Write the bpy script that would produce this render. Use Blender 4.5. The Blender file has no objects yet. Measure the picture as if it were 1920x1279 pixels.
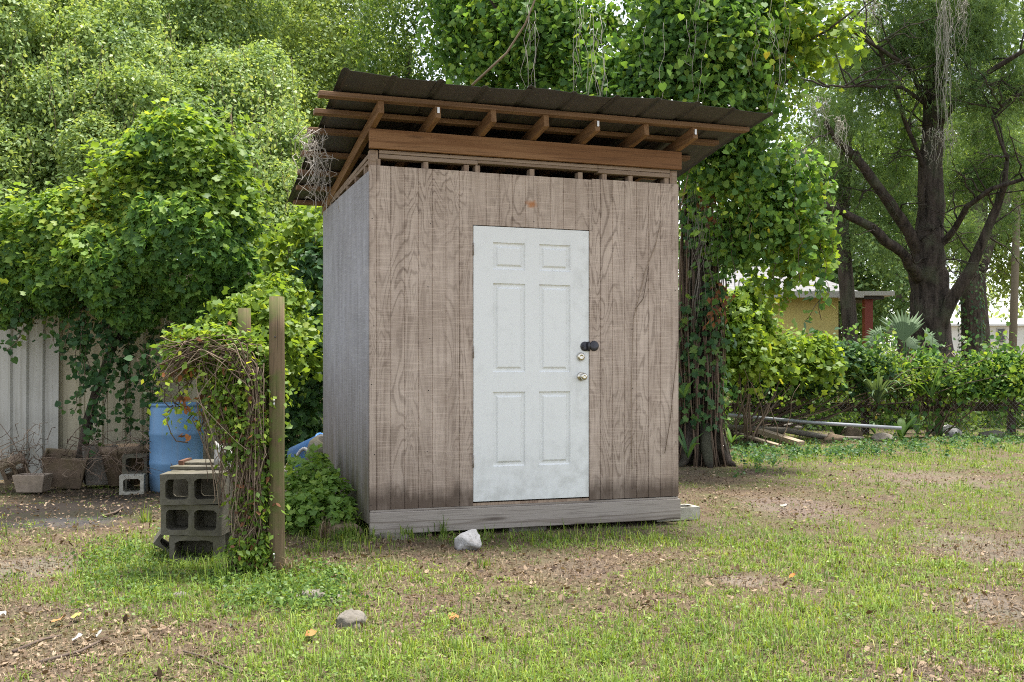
import bpy, math, random
import numpy as np
from mathutils import Vector, Matrix

# ------------------------------------------------------------------ camera, sky, sun, exposure
SC = bpy.context.scene
COL = SC.collection
F, H, CX, HY = 1953.0, 1.22, 960.0, 690.0        # focal length and horizon in photo pixels, eye height in metres
cam_d = bpy.data.cameras.new('camera'); cam = bpy.data.objects.new('camera', cam_d); COL.objects.link(cam)
cam.location = (0, 0, H); cam.rotation_euler = (math.radians(90), 0, 0)
cam_d.sensor_width = 36; cam_d.lens = F / 1920 * 36; cam_d.shift_y = (HY - 639.5) / 1920
cam_d.clip_start = 0.05; cam_d.clip_end = 2000
SC.camera = cam

SUN = Vector((0.16, 0.10, 0.98)).normalized()      # towards the sun: very high, to the right and a little beyond the shed
world = bpy.data.worlds.new('World'); SC.world = world; world.use_nodes = True
wn = world.node_tree; wn.nodes.clear()
sky = wn.nodes.new('ShaderNodeTexSky'); sky.sky_type = 'NISHITA'; sky.sun_disc = False
sky.sun_elevation = math.asin(SUN.z); sky.sun_rotation = math.atan2(SUN.x, SUN.y)
sky.air_density = 1.0; sky.dust_density = 1.2; sky.ozone_density = 1.0
hs = wn.nodes.new('ShaderNodeHueSaturation'); hs.inputs['Saturation'].default_value = 0.35
bg = wn.nodes.new('ShaderNodeBackground'); bg.inputs['Strength'].default_value = 0.13
wo = wn.nodes.new('ShaderNodeOutputWorld')
wn.links.new(sky.outputs[0], hs.inputs['Color']); wn.links.new(hs.outputs[0], bg.inputs['Color'])
wn.links.new(bg.outputs[0], wo.inputs['Surface'])

sun_d = bpy.data.lights.new('sun', 'SUN'); sun = bpy.data.objects.new('sun', sun_d); COL.objects.link(sun)
sun_d.energy = 3.6; sun_d.angle = math.radians(14); sun_d.color = (1.0, 0.955, 0.89)
sun.rotation_euler = SUN.to_track_quat('Z', 'Y').to_euler(); sun.location = SUN * 60

SC.view_settings.view_transform = 'Standard'; SC.view_settings.look = 'None'
SC.view_settings.gamma = 1.0; SC.view_settings.use_curve_mapping = False
SC.view_settings.exposure = 1.5
cy = SC.cycles
cy.use_denoising = False; cy.filter_width = 1.05; cy.max_bounces = 6; cy.diffuse_bounces = 4; cy.glossy_bounces = 2
cy.transmission_bounces = 4; cy.transparent_max_bounces = 4; cy.caustics_reflective = False; cy.caustics_refractive = False

# ------------------------------------------------------------------ helpers
rng = np.random.default_rng(7); random.seed(7)
def at(px, py, Y): return np.array([(px - CX) / F * Y, Y, H - (py - HY) / F * Y])
def gpt(px, py):
    Y = H * F / (py - HY); return np.array([(px - CX) / F * Y, Y, 0.0])
def unit(v): return v / np.maximum(np.linalg.norm(v, axis=-1, keepdims=True), 1e-9)

def vnoise(P, seed=0):
    P = np.asarray(P, float); i = np.floor(P).astype(np.int64); f = P - i; f = f * f * (3 - 2 * f)
    def h(a, b, c):
        n = (a * 374761393 + b * 668265263 + c * 1274126177 + seed * 974634777) & 0xFFFFFFFF
        n = ((n ^ (n >> 13)) * 1103515245) & 0xFFFFFFFF
        n = ((n ^ (n >> 16)) * 2246822519) & 0xFFFFFFFF
        return ((n ^ (n >> 15)) & 0xFFFF) / 65535.0
    o = 0
    for dx in (0, 1):
        for dy in (0, 1):
            for dz in (0, 1):
                w = (f[..., 0] if dx else 1 - f[..., 0]) * (f[..., 1] if dy else 1 - f[..., 1]) * (f[..., 2] if dz else 1 - f[..., 2])
                o = o + w * h(i[..., 0] + dx, i[..., 1] + dy, i[..., 2] + dz)
    return o
def n2(x, y, s, seed=0): return vnoise(np.stack([np.asarray(x) * s, np.asarray(y) * s, np.zeros_like(np.asarray(x, float)) + seed * 3.7], -1), seed)
def ground_z(x, y):
    return (n2(x, y, 0.9, 3) - 0.5) * 0.035 + (n2(x, y, 0.25, 4) - 0.5) * 0.06 - 0.005

# ---- objects
def tag(o, label=None, cat=None, group=None, kind=None):
    if label: o['label'] = label
    if cat: o['category'] = cat
    if group: o['group'] = group
    if kind: o['kind'] = kind
    return o
def empty(name, loc=(0, 0, 0), rz=0, label=None, cat=None, group=None):
    o = bpy.data.objects.new(name, None); COL.objects.link(o); o.empty_display_size = 0.1
    o.location = loc; o.rotation_euler = (0, 0, rz)
    return tag(o, label, cat, group)
def link_mesh(name, me, m, parent=None):
    o = bpy.data.objects.new(name, me); COL.objects.link(o)
    if m: me.materials.append(m)
    if parent: o.parent = parent
    return o
def copy_tree(o, parent=None):
    c = o.copy(); COL.objects.link(c)
    if parent: c.parent = parent
    for ch in [x for x in COL.objects if x.parent == o]: copy_tree(ch, c)
    return c
def raw_mesh(name, V, loops, starts, smooth=False, attrs=None):
    me = bpy.data.meshes.new(name)
    V = np.ascontiguousarray(V, np.float32)
    me.vertices.add(len(V)); me.vertices.foreach_set('co', V.ravel())
    me.loops.add(len(loops)); me.loops.foreach_set('vertex_index', np.ascontiguousarray(loops, np.int32))
    me.polygons.add(len(starts)); me.polygons.foreach_set('loop_start', np.ascontiguousarray(starts, np.int32))
    if smooth: me.polygons.foreach_set('use_smooth', np.ones(len(starts), bool))
    for k, a in (attrs or {}).items():
        t = me.attributes.new(k, 'FLOAT', 'POINT'); t.data.foreach_set('value', np.ascontiguousarray(a, np.float32))
    me.update(calc_edges=True)
    return me

class MB:
    def __init__(s): s.V = []; s.L = []; s.S = []; s.sm = []; s.n = 0; s.nl = 0; s.R = []
    def add(s, V, faces, smooth=False, rnd=None):
        V = np.asarray(V, float); s.V.append(V)
        for f in faces:
            s.L.extend(int(i) + s.n for i in f); s.S.append(s.nl); s.nl += len(f); s.sm.append(smooth)
        s.R.append(np.full(len(V), random.random() if rnd is None else rnd)); s.n += len(V)
        return s
    def box(s, lo, hi, rnd=None):
        x0, y0, z0 = lo; x1, y1, z1 = hi
        V = [(x0,y0,z0),(x1,y0,z0),(x1,y1,z0),(x0,y1,z0),(x0,y0,z1),(x1,y0,z1),(x1,y1,z1),(x0,y1,z1)]
        return s.add(V, [(0,3,2,1),(4,5,6,7),(0,1,5,4),(1,2,6,5),(2,3,7,6),(3,0,4,7)], rnd=rnd)
    def obox(s, c, size, R=None):
        h = np.array(size) / 2; R = np.eye(3) if R is None else np.array(R)
        V = np.array([[a, b, d] for d in (-1, 1) for a, b in ((-1,-1),(1,-1),(1,1),(-1,1))]) * h
        return s.add(V @ R.T + np.array(c), [(0,3,2,1),(4,5,6,7),(0,1,5,4),(1,2,6,5),(2,3,7,6),(3,0,4,7)])
    def beam(s, a, b, w, h, up=(0, 0, 1)):
        a = np.array(a, float); b = np.array(b, float); d = unit(b - a); u = np.array(up, float)
        sd = unit(np.cross(d, u)); u = np.cross(sd, d)
        V = []
        for p in (a, b):
            for i, j in ((-1,-1),(1,-1),(1,1),(-1,1)): V.append(p + sd * i * w / 2 + u * j * h / 2)
        return s.add(V, [(0,1,2,3),(7,6,5,4),(0,4,5,1),(1,5,6,2),(2,6,7,3),(3,7,4,0)])
    def tube(s, path, rad, sides=6, caps=True, smooth=True, rough=0.0, squash=1.0, rnd=None):
        P = np.asarray(path, float); k = len(P); rad = np.broadcast_to(np.asarray(rad, float), (k,))
        T = np.gradient(P, axis=0); T = unit(T)
        ref = np.array([0.0, 0, 1]) if abs(T[:, 2]).mean() < 0.8 else np.array([1.0, 0, 0])
        A = unit(np.cross(T, ref)); B = np.cross(T, A)
        an = np.arange(sides) / sides * 2 * np.pi
        rr = rad[:, None] * (1 + rough * (np.random.default_rng(k * 7 + sides).random((k, sides)) - 0.5))
        V = P[:, None] + (A[:, None] * np.cos(an)[None, :, None] + squash * B[:, None] * np.sin(an)[None, :, None]) * rr[..., None]
        F_ = [(i*sides+j, i*sides+(j+1)%sides, (i+1)*sides+(j+1)%sides, (i+1)*sides+j) for i in range(k-1) for j in range(sides)]
        if caps: F_ += [tuple(range(sides))[::-1], tuple(range((k-1)*sides, k*sides))]
        return s.add(V.reshape(-1, 3), F_, smooth, rnd)
    def lathe(s, prof, seg=24, M=None, smooth=True, wob=None):
        V = []
        for r, z in prof:
            for j in range(seg):
                a = j / seg * 2 * math.pi; q = r * (1 if wob is None else wob(a, z)); V.append((q * math.cos(a), q * math.sin(a), z))
        V = np.array(V)
        if M is not None: M = np.array(M); V = V @ M[:3, :3].T + M[:3, 3]
        k = len(prof)
        return s.add(V, [(i*seg+j, i*seg+(j+1)%seg, (i+1)*seg+(j+1)%seg, (i+1)*seg+j) for i in range(k-1) for j in range(seg)] + [tuple(range(seg))[::-1], tuple(range((k-1)*seg, k*seg))], smooth)
    def build(s, name, m, parent=None, bevel=0, seg=2):
        me = raw_mesh(name, np.concatenate(s.V), s.L, s.S, attrs={'rnd': np.concatenate(s.R)})
        me.polygons.foreach_set('use_smooth', np.array(s.sm, bool))
        o = link_mesh(name, me, m, parent)
        if bevel:
            b = o.modifiers.new('bevel', 'BEVEL'); b.width = bevel; b.segments = seg; b.limit_method = 'ANGLE'
        return o

LEAF = {   # x across, y along, z up; two halves folded along the midrib
    'oval': ([(0,0,0),(.30,.42,.07),(0,1,-.06),(-.30,.42,.07)], [(0,1,2),(0,2,3)]),
    'grape': ([(0,.08,0),(.24,-.06,.05),(.50,.26,.07),(.36,.62,.04),(0,1,-.08),(-.36,.62,.04),(-.50,.26,.07),(-.24,-.06,.05)], [(0,1,2,3,4),(0,4,5,6,7)]),
    'lobed': ([(0,0,0),(.48,.10,.06),(.26,.42,.03),(.44,.74,.02),(0,1,-.1),(-.44,.74,.02),(-.26,.42,.03),(-.48,.10,.06)], [(0,1,2,3,4),(0,4,5,6,7)]),
    'vine5': ([(0,.10,0),(.20,-.08,.05),(.46,.08,.07),(.40,.34,.05),(.50,.60,.05),(.20,.66,.02),(0,1,-.10),(-.20,.66,.02),(-.50,.60,.05),(-.40,.34,.05),(-.46,.08,.07),(-.20,-.08,.05)], [(0,1,2,3),(0,3,4,5,6),(0,6,7,8,9),(0,9,10,11)]),
    'strip': ([(-.06,0,0),(.06,0,0),(.03,1,-.15)], [(0,1,2)]),
    'litter': ([(0,0,0),(.26,.3,.10),(.20,.75,.02),(0,1,.12),(-.26,.6,.08),(-.22,.25,-.02)], [(0,1,2,3),(0,3,4,5)]),
    'spray': ([(-.03,0,0),(.03,0,0),(.02,1,-.12),(.02,.25,0),(.07,.18,0),(.34,.72,-.06),(-.02,.38,0),(-.07,.30,0),(-.32,.85,-.10)], [(0,1,2),(3,4,5),(6,7,8)]),
}
def leaves(name, P, N, S, m, parent=None, shape='oval', rnd=None, droop=0.5, seed=0, aspect=1.0):
    g = np.random.default_rng(seed + 11); n = len(P); P = np.asarray(P); N = unit(np.asarray(N))
    d = g.normal(size=(n, 3)); d[:, 2] -= droop * 1.7
    T = unit(d - (d * N).sum(1, keepdims=True) * N); B = np.cross(T, N)
    tv, tf = LEAF[shape]; tv = np.array(tv, float); k = len(tv)
    S = np.broadcast_to(np.asarray(S, float), (n,))
    curl = g.uniform(-0.6, 1.6, n)
    V = P[:, None] + S[:, None, None] * (aspect * tv[None, :, 0:1] * B[:, None] + tv[None, :, 1:2] * T[:, None] + (tv[None, :, 2:3] * curl[:, None, None]) * N[:, None])
    fl = [len(f) for f in tf]; lp = np.concatenate([np.array(f) for f in tf]); st = np.cumsum([0] + fl[:-1]); tot = sum(fl)
    L = (lp[None] + (np.arange(n) * k)[:, None]).ravel(); ST = (st[None] + (np.arange(n) * tot)[:, None]).ravel()
    r = g.random(n) if rnd is None else np.clip(rnd, 0, 1)
    me = raw_mesh(name, V.reshape(-1, 3), L, ST, attrs={'rnd': np.repeat(r, k)})
    return link_mesh(name, me, m, parent)

def lobe(px, py, r, Y, sx=1.0, sy=1.0, sz=1.0):       # a crown lobe placed by where it shows in the photo and its depth
    q = r * Y / F; return (at(px, py, Y), np.array([q * sx, q * sy, q * sz]))
def lumpy(lobes, k=6, seed=0, lo=0.28, hi=0.5, sz=1.35):
    g = np.random.default_rng(seed + 900); out = list(lobes)
    for c, r in lobes:
        for _ in range(k):
            u = unit(g.normal(size=3)); u[1] = -abs(u[1]) if g.random() < 0.8 else u[1]; q = g.uniform(lo, hi); out.append((c + u * r * 0.82, r * q * np.array([1, 1, g.uniform(0.9, sz)])))
    return out
def shell(lobes, n, seed=0, amp=0.25, freq=1.3, thick=0.10, cull=0.85, inner=0.72):
    g = np.random.default_rng(seed + 101)
    w = np.array([(l[1][0]*l[1][1] + l[1][1]*l[1][2] + l[1][0]*l[1][2]) for l in lobes]); w = w / w.sum()
    Ps, Ns = [], []; need = n
    C = np.array([l[0] for l in lobes]); R = np.array([l[1] for l in lobes])
    for _ in range(12):
        m = int(need * 2) + 50; k = g.choice(len(lobes), m, p=w)
        u = unit(g.normal(size=(m, 3)))
        nn = unit(u / R[k])
        base = C[k] + u * R[k]
        dsp = 1 + amp * (vnoise(base * freq, seed) - 0.5) * 2 + 0.5 * amp * (vnoise(base * freq * 2.7, seed + 5) - 0.5) * 2
        p = C[k] + u * R[k] * (dsp * (1 - np.abs(g.normal(size=m)) * thick))[:, None]
        keep = p[:, 2] > 0.02
        for j in range(len(lobes)):
            q = (((p - C[j]) / R[j]) ** 2).sum(1); keep &= ~((q < inner ** 2) & (k != j))
        tc = unit(np.array([0, 0, H]) - p); back = (nn * tc).sum(1) < -0.25
        keep &= ~(back & (g.random(m) < cull))
        Ps.append(p[keep]); Ns.append(nn[keep]); need = n - sum(len(a) for a in Ps)
        if need <= 0: break
    P = np.concatenate(Ps)[:n]; N = np.concatenate(Ns)[:n]
    return P, N
def clumps(lobes, nc, per, sig, seed=0, flat=0.45, up=0.5, jit=0.6, holes=0.0, **kw):
    """leaf positions in clumps on the lobes' skins; returns P, N, clump value"""
    g = np.random.default_rng(seed + 301)
    c, n = shell(lobes, nc, seed, **kw)
    if holes > 0:
        k = vnoise(c * 0.9, seed + 9) > holes; c, n = c[k], n[k]
    m = len(c); q = g.normal(size=(m, per, 3)) * sig * g.uniform(0.6, 1.4, (m, 1, 1))
    dn = (q * n[:, None]).sum(2, keepdims=True)
    q = q - dn * n[:, None] * (1 - flat)
    q[..., 2] -= 0.35 * (q[..., 0] ** 2 + q[..., 1] ** 2) / max(sig, 1e-6)
    P = (c[:, None] + q).reshape(-1, 3)
    N = (n[:, None] * 0.6 + np.array([0, 0, up]) + g.normal(size=(m, per, 3)) * jit).reshape(-1, 3)
    v = np.repeat(g.random(m), per)
    k = P[:, 2] > 0.03
    return P[k], N[k], v[k]

# ---- materials
class NT:
    def __init__(s, name):
        s.m = bpy.data.materials.new(name); s.m.use_nodes = True; s.t = s.m.node_tree; s.t.nodes.clear()
        s.out = s.t.nodes.new('ShaderNodeOutputMaterial')
    def n(s, ty, **kw):
        nd = s.t.nodes.new('ShaderNode' + ty)
        for k, v in kw.items(): setattr(nd, k, v)
        return nd
    def set(s, sock, v):
        if v is None: return
        if isinstance(v, bpy.types.NodeSocket): s.t.links.new(v, sock)
        else:
            if sock.type == 'RGBA' and len(v) == 3: v = (*v, 1)
            sock.default_value = v
    def obj(s): return s.n('TexCoord').outputs['Object']
    def geo(s, k='Position'): return s.n('NewGeometry').outputs[k]
    def attr(s, k): nd = s.n('Attribute'); nd.attribute_name = k; return nd.outputs['Fac']
    def rand(s): return s.n('ObjectInfo').outputs['Random']
    def map(s, v, sc=(1, 1, 1), loc=None, rot=None):
        nd = s.n('Mapping'); s.set(nd.inputs['Vector'], v); nd.inputs['Scale'].default_value = sc
        if loc is not None: s.set(nd.inputs['Location'], loc)
        if rot is not None: nd.inputs['Rotation'].default_value = rot
        return nd.outputs[0]
    def noise(s, v, sc=1, det=3, ro=0.55, dist=0.0):
        nd = s.n('TexNoise'); s.set(nd.inputs['Vector'], v)
        for k, x in (('Scale', sc), ('Detail', det), ('Roughness', ro), ('Distortion', dist)): nd.inputs[k].default_value = x
        return nd.outputs['Fac']
    def vor(s, v, sc=1, feat='F1', k='Distance'):
        nd = s.n('TexVoronoi'); nd.feature = feat; s.set(nd.inputs['Vector'], v); nd.inputs['Scale'].default_value = sc; return nd.outputs[k]
    def ramp(s, f, stops, interp='LINEAR'):
        nd = s.n('ValToRGB'); s.set(nd.inputs[0], f); cr = nd.color_ramp; cr.interpolation = interp
        while len(cr.elements) > 1: cr.elements.remove(cr.elements[-1])
        for i, (p, c) in enumerate(stops):
            e = cr.elements[0] if i == 0 else cr.elements.new(p)
            e.position = p; c = (c, c, c) if isinstance(c, (int, float)) else c; e.color = (*c, 1)
        return nd.outputs[0]
    def mth(s, op, a, b=None, c=None, clamp=False):
        nd = s.n('Math'); nd.operation = op; nd.use_clamp = clamp
        for i, x in enumerate((a, b, c)):
            if x is not None: s.set(nd.inputs[i], x)
        return nd.outputs[0]
    def mr(s, v, a, b, c=0.0, d=1.0):
        nd = s.n('MapRange'); nd.clamp = True; s.set(nd.inputs[0], v)
        for i, x in enumerate((a, b, c, d)): nd.inputs[i + 1].default_value = x
        return nd.outputs[0]
    def mix(s, f, a, b, bl='MIX'):
        nd = s.n('Mix'); nd.data_type = 'RGBA'; nd.blend_type = bl; nd.clamp_factor = True
        s.set(nd.inputs[0], f); s.set(nd.inputs[6], a); s.set(nd.inputs[7], b); return nd.outputs[2]
    def xyz(s, v): nd = s.n('SeparateXYZ'); s.set(nd.inputs[0], v); return nd.outputs
    def comb(s, x, y, z):
        nd = s.n('CombineXYZ')
        for i, q in enumerate((x, y, z)): s.set(nd.inputs[i], q)
        return nd.outputs[0]
    def bump(s, h, st=0.4, di=0.01, nrm=None):
        nd = s.n('Bump'); s.set(nd.inputs['Height'], h); nd.inputs['Strength'].default_value = st; nd.inputs['Distance'].default_value = di
        if nrm is not None: s.set(nd.inputs['Normal'], nrm)
        return nd.outputs[0]
    def bsdf(s, col, ro=0.8, nrm=None, metal=0.0, spec=0.3, done=True):
        nd = s.n('BsdfPrincipled'); s.set(nd.inputs['Base Color'], col); s.set(nd.inputs['Roughness'], ro)
        s.set(nd.inputs['Metallic'], metal); nd.inputs['Specular IOR Level'].default_value = spec
        if nrm is not None: s.set(nd.inputs['Normal'], nrm)
        if done: s.t.links.new(nd.outputs[0], s.out.inputs[0]); return s.m
        return nd.outputs[0]

def leaf_mat(name, stops, trans=0.35, ro=0.46, spec=0.25, var=0.5):
    t = NT(name); r = t.attr('rnd'); p = t.geo()
    big = t.noise(p, 0.8, 2)
    f = t.mth('ADD', t.mth('MULTIPLY', r, 0.92), t.mth('MULTIPLY', t.mth('SUBTRACT', big, 0.5), var), clamp=True)
    c = t.ramp(f, stops)
    d = t.bsdf(c, ro, spec=spec, done=False)
    tr = t.n('BsdfTranslucent'); t.set(tr.inputs[0], t.mix(1.0, c, (1.25, 1.15, 0.55), 'MULTIPLY'))
    # leaves pass about as much light as they reflect, a little yellower
    mx = t.n('MixShader'); mx.inputs[0].default_value = trans
    t.t.links.new(d, mx.inputs[1]); t.t.links.new(tr.outputs[0], mx.inputs[2]); t.t.links.new(mx.outputs[0], t.out.inputs[0])
    return t.m
def wood_mat(name, light, mid, dark, axis='x', sc=1.0, lines=16, knots=0.0, ro=0.85, green=0.0, stain=None):
    """sawn board: long grain along the given object axis"""
    t = NT(name); o = t.obj(); off = t.mth('MULTIPLY', t.rand(), 37.0); ov = t.comb(off, off, off)
    lo = 0.35 * sc; hi = 7.0 * sc
    s_ = {'x': (lo, hi, hi), 'y': (hi, lo, hi), 'z': (hi, hi, lo)}[axis]
    v = t.map(o, s_, ov)
    n1 = t.noise(v, 1.0, 3, 0.5, 0.4)
    ring = t.mth('SINE', t.mth('MULTIPLY', n1, lines * 2 * math.pi / 3))
    f_ = {'x': (3, 160, 160), 'y': (160, 3, 160), 'z': (160, 160, 3)}[axis]
    fib = t.noise(t.map(o, f_, ov), 1.0, 3, 0.6)
    blot = t.noise(t.map(o, tuple(a * 0.7 for a in s_), ov), 1.0, 4, 0.6)
    c = t.mix(t.mr(ring, 0.1, 1.0), light, mid)
    c = t.mix(t.mr(fib, 0.5, 0.75, 0, 0.8), c, dark)
    c = t.mix(t.mr(blot, 0.5, 0.8, 0, 0.55), c, mid)
    if knots:
        kv = t.vor(t.map(o, {'x': (1.6, 9, 9), 'y': (9, 1.6, 9), 'z': (9, 9, 1.6)}[axis], ov), 0.8)
        c = t.mix(t.mr(kv, 0.10, 0.17, knots, 0), c, dark)
    if green:
        gn = t.noise(o, 5.0, 4, 0.6); c = t.mix(t.mr(gn, 0.45, 0.62, 0, green), c, (0.10, 0.12, 0.035))
    return t.bsdf(c, ro, t.bump(t.mth('ADD', t.mth('MULTIPLY', fib, 0.7), t.mth('MULTIPLY', ring, 0.15)), 0.5, 0.003), spec=0.2)
# ------------------------------------------------------------------ the shed
ANG = math.atan2(0.329, 0.944)
shed = empty('garden_shed', (-1.0045, 7.348, 0), ANG, 'weathered plywood storage shed with a white door and sloping metal roof', 'shed')
W, D = 2.443, 2.02
ZB, ZT = 0.215, 2.652

def ply_mat(name, cl, cm, cd, bluish=False):
    t = NT(name); o = t.obj(); x, y, z = t.xyz(o)
    u = t.mth('ADD', x, y)
    # cathedral figure of rotary cut veneer: iso-lines of a noise drawn out upwards
    v = t.comb(t.mth('MULTIPLY', u, 5.2), 0.0, t.mth('MULTIPLY', z, 1.0))
    n1 = t.noise(v, 1.0, 2.5, 0.42, 0.5)
    ph = t.mth('MULTIPLY', n1, 19.0 * 2 * math.pi)
    ring = t.mth('SINE', ph)
    fine = t.noise(t.comb(t.mth('MULTIPLY', u, 150), 0.0, t.mth('MULTIPLY', z, 4)), 1.0, 3, 0.65)
    saw = t.noise(t.comb(t.mth('MULTIPLY', u, 5), 0.0, t.mth('MULTIPLY', z, 170)), 1.0, 2, 0.5)
    blot = t.noise(t.comb(t.mth('MULTIPLY', u, 5.5), 0.0, t.mth('MULTIPLY', z, 1.7)), 1.0, 5, 0.62)
    strk = t.noise(t.comb(t.mth('MULTIPLY', u, 22 if bluish else 30), 0.0, t.mth('MULTIPLY', z, 1.1 if bluish else 0.5)), 1.0, 5, 0.68, 0.3)
    amt = t.mr(t.noise(t.comb(t.mth('MULTIPLY', u, 3.1), 2.0, t.mth('MULTIPLY', z, 1.1)), 1.0, 2), 0.35, 0.62, 0.15, 1.0)
    if bluish: amt = 0.12
    c = t.mix(t.mr(blot, 0.38, 0.62), cl, cm)
    c = t.mix(t.mth('MULTIPLY', t.mr(ring, 0.35, 1.0), t.mth('MULTIPLY', amt, 0.62)), c, cd)
    c = t.mix(t.mr(fine, 0.52, 0.75, 0, 0.5 if not bluish else 0.35), c, cd)
    c = t.mix(t.mr(strk, 0.50, 0.75, 0, 0.45 if not bluish else 0.38), c, cd if not bluish else (0.13, 0.12, 0.115))
    c = t.mix(t.mr(saw, 0.48, 0.68, 0, 0.40), c, tuple(a * 1.35 for a in cl))
    if bluish:
        c = t.mix(t.mr(t.noise(t.comb(t.mth('MULTIPLY', u, 2), 5.0, t.mth('MULTIPLY', z, 7)), 1.0, 3), 0.5, 0.7, 0, 0.4), c, (0.40, 0.385, 0.385))
        low = t.mr(z, 1.45, 0.35, 0, 0.9); c = t.mix(t.mth('MULTIPLY', low, t.mr(strk, 0.3, 0.55, 0.4, 1)), c, (0.15, 0.115, 0.085))
        alg = t.mr(z, 0.75, 0.25, 0, 0.55); c = t.mix(t.mth('MULTIPLY', alg, t.mr(blot, 0.35, 0.6)), c, (0.10, 0.11, 0.04))
    else:
        # damp tide mark along the bottom, in drips
        tide = t.mth('ADD', t.mth('MULTIPLY', t.noise(t.comb(t.mth('MULTIPLY', u, 13), 0.0, 0.5), 1.0, 4, 0.65), 0.30), 0.16)
        wet = t.mr(t.mth('SUBTRACT', z, tide), -0.02, 0.09, 0.82, 0.0)
        c = t.mix(t.mth('MULTIPLY', wet, t.mr(blot, 0.25, 0.5, 0.45, 1)), c, (0.055, 0.040, 0.032))
        c = t.mix(t.mr(z, 1.0, 0.2, 0, 0.28), c, (0.17, 0.12, 0.085))
        d = t.n('VectorMath'); d.operation = 'DISTANCE'; t.set(d.inputs[0], t.map(o, (1, 0, 1.6))); d.inputs[1].default_value = (1.219, 0, 2.44 * 1.6)
        rn = t.mth('ADD', d.outputs['Value'], t.mth('MULTIPLY', t.mth('SUBTRACT', t.noise(o, 30, 3), 0.5), 0.09))
        c = t.mix(t.mr(rn, 0.015, 0.055, 0.8, 0), c, (0.42, 0.16, 0.045))
    hgt = t.mth('ADD', t.mth('MULTIPLY', ring, 0.25), t.mth('ADD', t.mth('MULTIPLY', fine, 0.8), t.mth('MULTIPLY', saw, 0.35)))
    return t.bsdf(c, 0.9, t.bump(hgt, 0.55, 0.003), spec=0.15)
M_PLY = ply_mat('weathered_plywood', (0.52, 0.425, 0.355), (0.375, 0.295, 0.240), (0.135, 0.095, 0.072))
M_PLYS = ply_mat('skylit_grey_plywood', (0.38, 0.375, 0.40), (0.285, 0.278, 0.29), (0.15, 0.14, 0.135), True)  # grey boards, with the blue skylight on the wall put into their colour
M_HEAD = wood_mat('orange_lumber', (0.29, 0.158, 0.080), (0.215, 0.108, 0.052), (0.080, 0.043, 0.025), 'x', 1.0, 12, 0.9)
M_RAFT = wood_mat('rafter_lumber', (0.28, 0.165, 0.088), (0.205, 0.115, 0.060), (0.09, 0.052, 0.03), 'y', 1.0, 14, 0.5)
M_PURL = wood_mat('purlin_lumber', (0.25, 0.152, 0.092), (0.175, 0.105, 0.065), (0.075, 0.048, 0.033), 'x', 1.0, 14, 0.4)
M_GREY = wood_mat('grey_lumber', (0.34, 0.30, 0.265), (0.23, 0.195, 0.165), (0.09, 0.07, 0.058), 'x', 1.0, 14, 0.8)
M_PLATE = wood_mat('plate_lumber', (0.33, 0.25, 0.19), (0.25, 0.18, 0.13), (0.10, 0.07, 0.05), 'x', 1.0, 12, 0.3)
M_STUD = wood_mat('stud_lumber', (0.36, 0.27, 0.20), (0.27, 0.19, 0.14), (0.12, 0.08, 0.06), 'z', 1.0, 12)

def sheet(name, m, u0, u1, cells, face, d, th=0.012, pitch=0.1016, first=0.05, plain=False):
    """grooved siding sheet: cells = list of (ua, ub, za, zb); face 'front' (plane y=d) or 'side' (plane x=d)"""
    mb = MB(); gw, gd = 0.007, 0.005
    P = lambda u, z, dep: (u, d + dep, z) if face == 'front' else (d + dep, u, z)
    for ua, ub, za, zb in cells:
        br = [ua]; g = math.ceil((ua - first) / pitch) * pitch + first
        while g < ub - 0.02:
            if g > ua + 0.02: br += [g - gw / 2, g - gw / 2 + 0.002, g + gw / 2 - 0.002, g + gw / 2]
            g += pitch
        br.append(ub); dep = []
        for i in range(len(br)): dep.append(gd if (0 < i < len(br) - 1 and (i - 1) % 4 in (1, 2)) else 0.0)
        if plain: br, dep = [ua, ub], [0, 0]
        V, Fc = [], []; n = len(br)
        for u, q in zip(br, dep): V += [P(u, za, q), P(u, zb, q)]
        V += [P(br[0], za, th), P(br[0], zb, th), P(br[-1], za, th), P(br[-1], zb, th)]
        for i in range(n - 1): Fc.append((2*i, 2*i+2, 2*i+3, 2*i+1))
        b = 2 * n
        Fc += [(b, b+1, b+3, b+2), (0, 1, b+1, b), (2*n-2, b+2, b+3, 2*n-1),
               tuple([2*i for i in range(n)][::-1] + [b, b+2]), tuple([2*i+1 for i in range(n)] + [b+3, b+1])]
        mb.add(V, Fc)
    return mb.build(name, m, shed)
DX0, DX1, DZ0, DZ1 = 0.767, 1.681, 0.243, 2.259
g_ = 0.006
sheet('siding_sheet', M_PLY, 0, 1.2, [(0.0, DX0 - g_, ZB, ZT), (DX0 - g_, 1.705, DZ1 + g_, ZT - 0.003)], 'front', 0.0)
sheet('siding_sheet', M_PLY, 1.2, W, [(1.709, W, ZB + 0.004, ZT + 0.004), (DX1 + g_, 1.709, ZB + 0.004, DZ1 + 0.004)], 'front', 0.0)
sheet('siding_sheet', M_PLYS, 0.0, 1.2, [(0.0125, 1.215, 0.12, 2.608)], 'side', -0.010, plain=True)
sheet('siding_sheet', M_PLYS, 1.2, D, [(1.219, D, 0.115, 2.604)], 'side', -0.010, plain=True)
sheet('siding_sheet', M_PLYS, 0, D, [(0.0125, D, 0.215, 2.605)], 'side', W - 0.012, plain=True)
sheet('siding_sheet', M_PLYS, 0, W, [(0.004, W - 0.004, 0.12, 2.585)], 'front', D, plain=True)
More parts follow.
